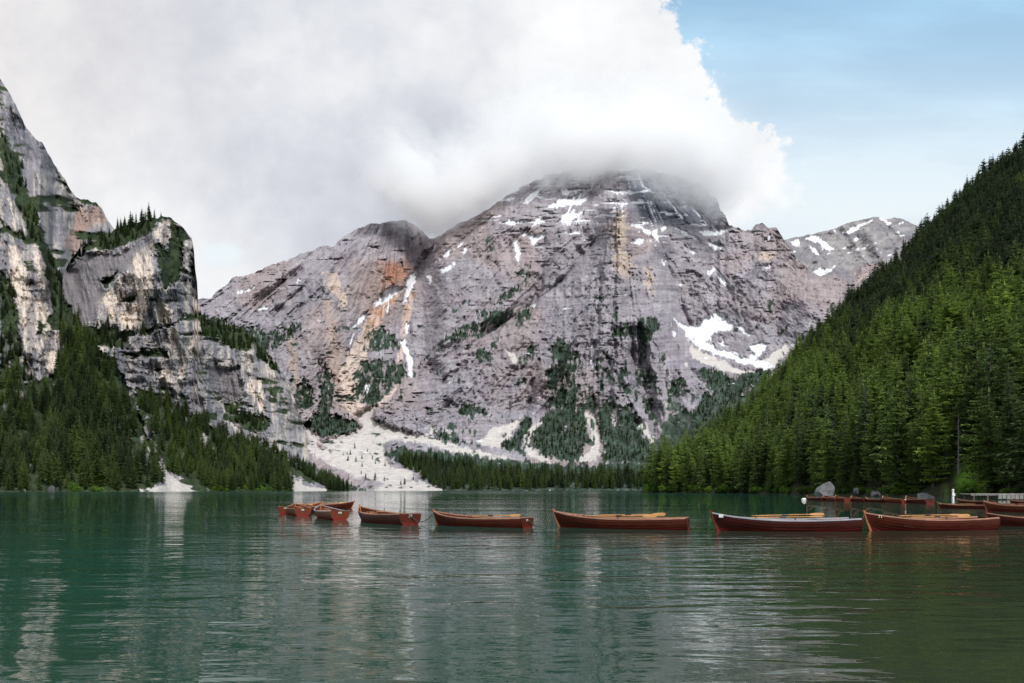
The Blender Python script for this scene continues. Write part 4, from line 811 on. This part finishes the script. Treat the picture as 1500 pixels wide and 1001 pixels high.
m, t, b = material('rope_fibre'); t.put(b.inputs['Base Color'], t.ramp(t.noise(t.n('ShaderNodeTexCoord').outputs['Object'], 60, 3), [(.3, (.02, .025, .02)), (.7, (.07, .07, .06))])); b.inputs['Roughness'].default_value = .95; M_rope = m

BL = 5.3; TT = np.array([0, .06, .14, .22, .32, .42, .52, .62, .70, .77, .83, .88, .92, .955, .98, 1.0])
fb = lambda t_: np.interp(t_, [0, .15, .35, .5, .65, .78, .88, .95, 1], [.50, .62, .73, .76, .71, .56, .36, .17, .022])
fz = lambda t_: np.interp(t_, [0, .15, .35, .5, .65, .8, .9, 1], [.45, .415, .39, .39, .415, .48, .55, .65])
fk = lambda t_: np.interp(t_, [0, .1, .3, .7, .9, 1], [-.06, -.13, -.17, -.17, -.14, -.02])
NP = 7
def section(t_, off, laps):
    b_, zs, zk = fb(t_), fz(t_), fk(t_); ve = 1.0 + .9 * max(0, (t_ - .6) / .4) ** 1.5 ; pts = []
    qs = [k / NP for k in range(NP + 1)]
    for k in range(NP):
        for q, o_ in ((qs[k], .014 if laps else 0), (qs[k + 1] - .004, .002 if laps else 0)):
            y = b_ * math.sin(q * math.pi / 2) ** (.62 * ve); z = zk + (zs - zk) * (q ** (1.55 / ve))
            y = b_ * math.sin(q * math.pi / 2) ** ((.62 - .17 * max(0, (.3 - t_) / .3)) * ve); pts.append((max(0.0, y + o_ + off) if q > 0 else 0.0, z + (-off * .7 if q < .4 else 0)))
    return pts
def stem_x(t_, z):
    return (t_ - .5) * BL - .30 * max(0, (t_ - .8) / .2) ** 2 * max(0, (.79 - z) / .9) ** 1.4 + .05 * max(0, (.1 - t_) / .1) * (-(.5 - z) / .6)
def skin(off, laps):
    vs, fs = [], []; n_ = 2 * NP
    for t_ in TT:
        for sgn in (1, -1):
            for y, z in section(t_, off, laps): vs.append((stem_x(t_, z), sgn * y, z))
    for i in range(len(TT) - 1):
        for sd_ in (0, 1):
            for k in range(n_ - 1):
                a = i * 2 * n_ + sd_ * n_ + k; b_ = a + 2 * n_; f = (a, b_, b_ + 1, a + 1); fs.append(f if sd_ == 0 else f[::-1])
    return vs, fs
def hull_mesh():
    mb = MB(); v, f = skin(0, True); mb.add(v, f); v, f = skin(-.028, False); mb.add(v, [q[::-1] for q in f]); return mesh('hull', mb.v, mb.f)
def plate_at_stern():
    pr = section(0.0, .012, False); out = [(y, z) for y, z in pr] + [(-y, z) for y, z in pr[::-1]]; vs = [(stem_x(0, z) - .045, y, z + (.03 if z > .45 else 0)) for y, z in out] + [(stem_x(0, z) + .0, y, z + (.03 if z > .45 else 0)) for y, z in out]
    n_ = len(out); fs = [tuple(range(n_))[::-1], tuple(range(n_, 2 * n_))] + [(k, (k + 1) % n_, n_ + (k + 1) % n_, n_ + k) for k in range(n_)]
    return mesh('transom', vs, fs)
def rail(sgn, wdt=.055, hgt=.05):
    vs, fs = [], []; 
    for i, t_ in enumerate(TT):
        b_, z = fb(t_), fz(t_); x = stem_x(t_, z); y0, y1 = b_ - .032 if t_ < .99 else b_ - .015, b_ + wdt - .032
        for y, zz in ((y0, z - hgt * .5), (y1, z - hgt * .5), (y1, z + hgt * .35), (y0 + .01, z + hgt * .5)): vs.append((x, sgn * y, zz))
    for i in range(len(TT) - 1):
        for k in range(4):
            f = (i * 4 + k, i * 4 + (k + 1) % 4, i * 4 + 4 + (k + 1) % 4, i * 4 + 4 + k); fs.append(f if sgn < 0 else f[::-1])
    fs += [(0, 1, 2, 3), tuple(len(vs) - 4 + k for k in range(4))]
    return mesh('gunwale', vs, fs)
def thwart(t_, z, wd):
    mb = MB(); tl, th = t_ - wd / BL / 2, t_ + wd / BL / 2; ya, yb_ = np.interp(z, [p_[1] for p_ in section(tl, -.03, False)], [p_[0] for p_ in section(tl, -.03, False)]), np.interp(z, [p_[1] for p_ in section(th, -.03, False)], [p_[0] for p_ in section(th, -.03, False)])
    xa, xb = (tl - .5) * BL, (th - .5) * BL
    mb.add([(xa, -ya, z - .03), (xb, -yb_, z - .03), (xb, yb_, z - .03), (xa, ya, z - .03), (xa, -ya, z), (xb, -yb_, z), (xb, yb_, z), (xa, ya, z)], [(3, 2, 1, 0), (4, 5, 6, 7), (0, 1, 5, 4), (1, 2, 6, 5), (2, 3, 7, 6), (3, 0, 4, 7)])
    return mesh('seat', mb.v, mb.f)
def floor_mesh():
    vs, fs = [], []; ts = np.linspace(.03, .93, 14)
    for t_ in ts:
        s_ = section(t_, -.03, False); y = np.interp(.05, [p_[1] for p_ in s_], [p_[0] for p_ in s_]) + .01; x = (t_ - .5) * BL
        vs += [(x, -y, .05), (x, y, .05), (x, -y, .03), (x, y, .03)]
    for i in range(len(ts) - 1):
        a = i * 4; fs += [(a, a + 4, a + 5, a + 1), (a + 2, a + 3, a + 7, a + 6)]
    return mesh('floorboards', vs, fs)
def stem_mesh():
    mb = MB(); zz = np.linspace(-.12, .75, 10); pts = [(stem_x(1.0, z) + .015 + (  .03 if z > .70 else 0), 0, z) for z in zz]
    for i in range(len(pts) - 1):
        (x0, _, z0), (x1, _, z1) = pts[i], pts[i + 1]; w_ = .03
        mb.add([(x0 - .06, -w_, z0), (x0 + .03, -w_, z0), (x0 + .03, w_, z0), (x0 - .06, w_, z0), (x1 - .06, -w_, z1), (x1 + .03, -w_, z1), (x1 + .03, w_, z1), (x1 - .06, w_, z1)], [(0, 1, 5, 4), (1, 2, 6, 5), (2, 3, 7, 6), (3, 0, 4, 7)] + ([(4, 5, 6, 7)] if i == len(pts) - 2 else []))
    return mesh('stem_post', mb.v, mb.f)
def lock_mesh():
    mb = MB(); mb.tube([(0, 0, -.03), (0, 0, .05)], .014, 6)
    pts = [(.05 * math.cos(a), 0, .10 + .055 * math.sin(a)) for a in np.linspace(R(150), R(390), 9)]; mb.tube(pts, .011, 6); return mesh('rowlock', mb.v, mb.f)
BM = dict(hull=hull_mesh(), transom=plate_at_stern(), gunl=rail(-1), gunr=rail(1), stem=stem_mesh(), floor=floor_mesh(), lock=lock_mesh(), s1=thwart(.10, .30, .55), s2=thwart(.36, .27, .24), s3=thwart(.62, .29, .24), s4=thwart(.84, .38, .34))
mb = MB(); mb.box((0, 0, 0), (.012, .16, .12), 0, .003); BM['plate'] = mesh('plate', mb.v, mb.f)
mb = MB(); mb.tube([(.045 * math.cos(a), 0, .045 * math.sin(a)) for a in np.linspace(0, 6.28, 14)], .012, 6); BM['ring'] = mesh('ring', mb.v, mb.f)
def part(parent, name, me, mat, loc=(0, 0, 0), rot=(0, 0, 0)):
    o = bpy.data.objects.new(name, me); COL.objects.link(o); o.parent = parent; o.location = loc; o.rotation_euler = rot
    if not me.materials: me.materials.append(mat)
    o.material_slots[0].link = 'OBJECT'; o.material_slots[0].material = mat; return o
def digits(s_, h_):
    cu = bpy.data.curves.new('number', 'FONT'); cu.body = s_; cu.size = h_; cu.extrude = .003; cu.align_x = 'CENTER'; cu.align_y = 'CENTER'
    o = bpy.data.objects.new('number', cu); COL.objects.link(o); bpy.context.view_layer.update(); dg = bpy.context.evaluated_depsgraph_get()
    me = bpy.data.meshes.new_from_object(o.evaluated_get(dg)); bpy.data.objects.remove(o); me.name = 'number'; me.materials.clear(); return me
def oar_mesh():
    a = MB(); a.tube([(-1.25, 0, 0), (-1.1, 0, 0), (0, 0, 0), (.95, 0, 0)], [.019, .024, .024, .018], 8); sh = mesh('shaft', a.v, a.f, True)
    b_ = MB(); st = [(.9, .02), (1.0, .05), (1.15, .075), (1.4, .08), (1.48, .05)]; vs, fs = [], []
    for x, w_ in st: vs += [(x, -w_, 0), (x, 0, .012), (x, w_, 0), (x, 0, -.012)]
    for i in range(len(st) - 1):
        for k in range(4): fs.append((i * 4 + k, i * 4 + (k + 1) % 4, i * 4 + 4 + (k + 1) % 4, i * 4 + 4 + k))
    fs += [(3, 2, 1, 0), (16, 17, 18, 19)]; bl = mesh('blade', vs, fs)
    c = MB(); c.tube([(-.12, 0, 0), (.12, 0, 0)], .031, 8); return sh, bl, mesh('collar', c.v, c.f)
OAR = oar_mesh()
def oar(root, local, rz, tilt, label, group, bright=True):
    m_ = Matrix.Translation(root.location) @ Matrix.Rotation(root.rotation_euler[2], 4, 'Z') @ Matrix.Diagonal((*root.scale, 1)); p = m_ @ Vector(local)
    e = empty('oar', p, root.rotation_euler[2] + rz); e.rotation_euler = (0, tilt, root.rotation_euler[2] + rz); tag(e, label, 'oar', group)
    part(e, 'shaft', OAR[0], M_oar); part(e, 'blade', OAR[1], M_oar, (0, 0, 0), (random.uniform(.2, 1.2), 0, 0)); part(e, 'collar', OAR[2], M_metal); return e
def boat(u1, Y1, u2, Y2, label, group, hm=M_hull, gm=M_gun, oars=None, plate=None, number=None, seats=4, k=None, locks=True):
    a = Vector(((u1 - CX) / F * Y1, Y1, 0)); b_ = Vector(((u2 - CX) / F * Y2, Y2, 0)); d = a - b_; L = d.length
    root = empty('rowing_boat', (a + b_) / 2, math.atan2(d.y, d.x)); sc = k or L / BL; root.scale = (sc, min(sc, 1.05), min(sc, 1.04)); root.location.z = random.uniform(-.015, .02); tag(root, label, 'rowing boat', group)
    part(root, 'hull', BM['hull'], hm); part(root, 'transom', BM['transom'], M_hull if hm is not M_hullb else M_hullb)
    part(root, 'gunwale', BM['gunl'], gm); part(root, 'gunwale', BM['gunr'], gm); part(root, 'stem_post', BM['stem'], M_in if hm is not M_hulld else M_hullb)
    part(root, 'floorboards', BM['floor'], M_in)
    for q in ('s1', 's2', 's3', 's4')[:seats]: part(root, 'seat', BM[q], M_seat)
    if locks:
        for tq in (.47, .73):
            for sgn in (-1, 1): part(root, 'rowlock', BM['lock'], M_metal, ((tq - .5) * BL, sgn * fb(tq), fz(tq) + .02))
        part(root, 'ring', BM['ring'], M_metal, (stem_x(1, .5) + .05, 0, .55), (0, 0, 0)); part(root, 'ring', BM['ring'], M_metal, (-BL / 2 - .07, 0, .38), (0, 0, R(90)))
    if plate:
        for loc, rot in plate: pl = part(root, 'number_plate', BM['plate'], M_white, loc, rot)
    if number:
        s_, loc, rot, h_ = number; part(root, 'number', digits(s_, h_), M_white, loc, rot)
    lb = label.split(',')[0]
    for loc, rz, tl, lb in (oars or []): oar(root, loc, rz, tl, lb, None)
    return root
def bow(r_, z=.55): return Matrix.Translation(r_.location) @ Matrix.Rotation(r_.rotation_euler[2], 4, 'Z') @ Vector(((stem_x(1, z) + .08) * r_.scale[0], 0, z * r_.scale[2]))
def stern(r_, z=.38): return Matrix.Translation(r_.location) @ Matrix.Rotation(r_.rotation_euler[2], 4, 'Z') @ Vector(((-BL / 2 - .1) * r_.scale[0], 0, z * r_.scale[2]))
ST = ((-BL / 2 - .055, 0, .34), (0, 0, 0)); G1 = 'rowing boats moored in a line across the lake'
bowplate = lambda sgn: ((.40 * BL + .02, sgn * .315, .50), (0, 0, R(sgn * 60)))
# port side (+y in boat space) faces the camera when the bow points left
D = boat(527, 36.2, 600, 31.6, 'red-brown rowing boat at an angle, fourth from the near cluster end, white number on stern', G1, M_hull, M_gun, [((.2, .28, .47), R(3), R(1), 'oar with a dark collar lying in the angled boat with the white stern number')], None, ('30', (-BL / 2 - .068, 0, .36), (R(90), 0, R(-90)), .17))
D['label'] = 'angled red-brown rowing boat with white number on its stern, just right of the cluster'
E_ = boat(635, 31.6, 771, 28.9, 'red-brown rowing boat with orange oar blade at its stern and small white stern plate', G1, M_hull, M_gun, [((-.55, -.25, .50), R(180), R(-1.5), 'oar with bright orange blade resting over the stern of the boat with white stern plate')], [ST])
F_ = boat(811, 29.6, 1006, 27.7, 'long dark red rowing boat in mid-picture with two pale oars, below the white scree stream', G1, M_hull, M_gun, [((-.1, .30, .50), R(181.5), R(-1), 'pale oar on the near side of the mid-picture dark red boat'), ((-.35, -.30, .53), R(178), R(-1.5), 'pale oar on the far side of the mid-picture dark red boat')])
G_ = boat(1042, 26.9, 1252, 26.9, 'dark rowing boat with grey-white gunwale and yellow oars', G1, M_hulld, M_gunw, [((.1, .25, .50), R(181), R(-1), 'yellow oar nearer the camera in the boat with grey-white gunwale'), ((-.2, -.36, .56), R(179), R(-1.6), 'long yellow oar on the far side of the boat with grey-white gunwale')], [((.445 * BL, .235, .55), (0, 0, R(66)))])
H_b = boat(1266, 27.0, 1447, 28.0, 'red-brown rowing boat with white bow number, second from the right edge of the line', G1, M_hull, M_gun, [((-.2, .25, .50), R(181), R(-1), 'pale oar on the near side of the boat with white bow number'), ((-.3, -.34, .53), R(179), R(-1), 'pale oar on the far side of the boat with white bow number')], None, ('71', (.42 * BL, .318, .52), (R(90), 0, R(180 - 22)), .15))
I_ = boat(1444, 30.6, 1600, 30.2, 'very dark rowing boat cut off by the right edge of the picture', G1, M_hulld, M_gun, None, None)
G2 = 'boats clustered at the left end of the line'
boat(410 + 62, 50.5, 418, 45.5, 'leftmost rowing boat of the cluster, mostly hidden, red stern towards us', G2, M_hullb, M_gun, [((.1, .2, .5), R(2), 0, 'oar lying in the leftmost boat of the cluster')], [ST])
boat(433, 46.6, 443, 42.2, 'rowing boat with bright red stern and white stern plate in the middle of the cluster', G2, M_hullb, M_gun, [((.1, .25, .5), R(3), 0, 'oar in the boat with bright red stern')], [ST], k=.95)
boat(470, 41.0, 497, 36.6, 'rowing boat with brown planked side and orange seats in front of the cluster', G2, M_hullb, M_gunw, [((.1, .3, .5), R(2), 0, 'oar in the brown planked boat in front of the cluster')], [ST], k=.97)
boat(519, 58, 432, 57, 'rowing boat behind the cluster with its raised bow pointing right', G2, M_hull, M_gun, [((.1, .25, .5), R(2), 0, 'oar in the boat behind the cluster')])
G3 = 'boats moored behind the line at the right edge'
boat(1373, 60, 1446, 57, 'red rowing boat with pale bow stem in front of the pier, bow to the left', G3, M_hull, M_gun, [((.3, .2, .52), R(2), 0, 'oar in the boat with pale bow stem')], [bowplate(1)])
boat(1441, 52, 1560, 47, 'rowing boat with orange inner planks at the right edge, behind the very dark boat', G3, M_hullb, M_gun, [((.2, .25, .5), R(2), 0, 'oar in the boat with orange inner planks')])
boat(1402, 78, 1452, 74, 'red rowing boat half hidden behind the boat with pale bow stem', G3, M_hull, M_gun)
boat(1479, 74, 1535, 70, 'red rowing boat close to the pier at the right edge', G3, M_hull, M_gun)
G4 = 'distant rowing boats strung along the right-hand shore'
row = [(1177, 106, 1213, 99), (1207, 103, 1228, 95.5), (1224, 99, 1242, 93), (1246, 95, 1271, 89.5), (1268, 90.5, 1297, 86), (1293, 87.5, 1326, 82), (1327, 84, 1362, 78)]
rl = ['leftmost distant rowing boat, just right of the white buoy', 'distant rowing boat with orange stern below the large peaked boulder', 'short-looking distant rowing boat right of the large peaked boulder', 'distant dark red rowing boat with a pale top rail, fourth from the white buoy', 'distant rowing boat with pinkish-red bow, fifth from the white buoy', 'distant orange-brown rowing boat, second from the right end of the distant row', 'distant dark red rowing boat at the right end of the distant row']
for i, (q, lb) in enumerate(zip(row, rl)):
    boat(*q, lb, G4, [M_hull, M_hullb, M_hullb, M_hull, M_hull, M_hullb, M_hull][i], M_gun, None, [ST] if i % 2 else None, locks=False, k=.95 if i in (0, 3) else None)
p = px(1178, 732, 104); root = empty('buoy', (p.x, 104, .05)); tag(root, 'small white mooring buoy at the left end of the distant boat row', 'buoy')
bm = bmesh.new(); bmesh.ops.create_uvsphere(bm, u_segments=16, v_segments=10, radius=.30); bmesh.ops.scale(bm, vec=(1.35, 1, .85), verts=bm.verts); me = bpy.data.meshes.new('float'); bm.to_mesh(me); bm.free(); link('float', me, [M_white], root)
b_ = MB(); b_.tube([(.06 * math.cos(a), 0, .31 + .06 * math.sin(a)) for a in np.linspace(-.4, 3.54, 8)], .015, 6); b_.out('eye', M_metal, root)
# mooring ropes
def rope(a, b_, sag, label):
    pts = []
    for i in range(17):
        t_ = i / 16; p = a.lerp(b_, t_); p.z = max(-.05, p.z - sag * 4 * t_ * (1 - t_)); pts.append(p)
    mb = MB(); mb.tube(pts, .02, 7); o = mb.out('mooring_rope', M_rope, None, True); tag(o, label, 'rope', 'ropes between the moored boats')
rope(stern(D), bow(E_), .32, 'dark mooring rope from the stern with white number to the next bow')
rope(stern(E_), bow(F_), .40, 'slack dark rope between the boat with orange oar blade and the mid-picture boat')
rope(stern(F_), bow(G_), .30, 'dark hanging rope left of the boat with grey-white gunwale')
rope(stern(G_), bow(H_b), .26, 'dark rope right of the boat with grey-white gunwale')

# ================================================================== the cloud lying on the summit
m = bpy.data.materials.new('cloud_vapour'); m.use_nodes = True; t = NT(m.node_tree); m.node_tree.nodes.clear()
P = t.n('ShaderNodeNewGeometry').outputs['Position']; q = t.n('ShaderNodeSeparateXYZ', {0: P}).outputs
YC = 2600.
EDGE = [(520, 296), (575, 314), (606, 332), (640, 356), (668, 345), (700, 326), (740, 300), (785, 274), (805, 267), (850, 271), (905, 270), (950, 271), (990, 277), (1020, 287), (1045, 302), (1062, 314), (1085, 314), (1110, 300)]
ex = [((a - CX) / F * YC) for a, _ in EDGE]; ez = [CAMZ + (HZ - b_) / F * YC for _, b_ in EDGE]
x0, x1 = min(ex), max(ex)
zed = t.m('MULTIPLY', t.ramp(t.lin(q[0], x0, x1), [((a - x0) / (x1 - x0), (b_ - 800) / 500) for a, b_ in zip(ex, ez)]), 500.0)
n1 = t.noise(P, .006, 4, .55); n2 = t.noise(P, .019, 6, .66, .5)
hh = t.m('SUBTRACT', t.m('SUBTRACT', q[2], 800.0), zed)
hh = t.m('ADD', hh, t.m('ADD', t.m('MULTIPLY', t.m('SUBTRACT', n1, .5), 250.0), t.m('MULTIPLY', t.m('SUBTRACT', n2, .5), 190.0)))
den = t.m('MULTIPLY', t.sm(hh, -10.0, 90.0), t.m('MULTIPLY', t.m('MULTIPLY', t.sm(hh, 60.0, 400.0, 1, 0), t.sm(t.noise(P, .0085, 5, .62, .8), .36, .56, .22, 1.0)), t.m('MULTIPLY', t.sm(q[1], 2390.0, 2480.0), t.sm(q[1], 2700.0, 2780.0, 1, 0))))
den = t.m('MULTIPLY', den, t.m('MULTIPLY', t.sm(q[0], x0, x0 + 220, 0, 1), t.sm(q[0], x1 - 190, x1, 1, 0)))
den = t.m('MULTIPLY', den, t.sm(q[2], 1380.0, 1560.0, 1, 0))
pv = t.n('ShaderNodeVolumePrincipled', {'Color': (1, 1, 1, 1), 'Density': t.m('MULTIPLY', den, .021), 'Anisotropy': .15})
t.n('ShaderNodeOutputMaterial', {1: pv})
mb = MB(); mb.box(((x0 + x1) / 2, 2585, 1130), (x1 - x0, 410, 680)); o = link('summit_cloud', mesh('summit_cloud', mb.v, mb.f), [m]); tag(o, 'white cloud bank hiding the summit of the great mountain', 'cloud', None, 'stuff')
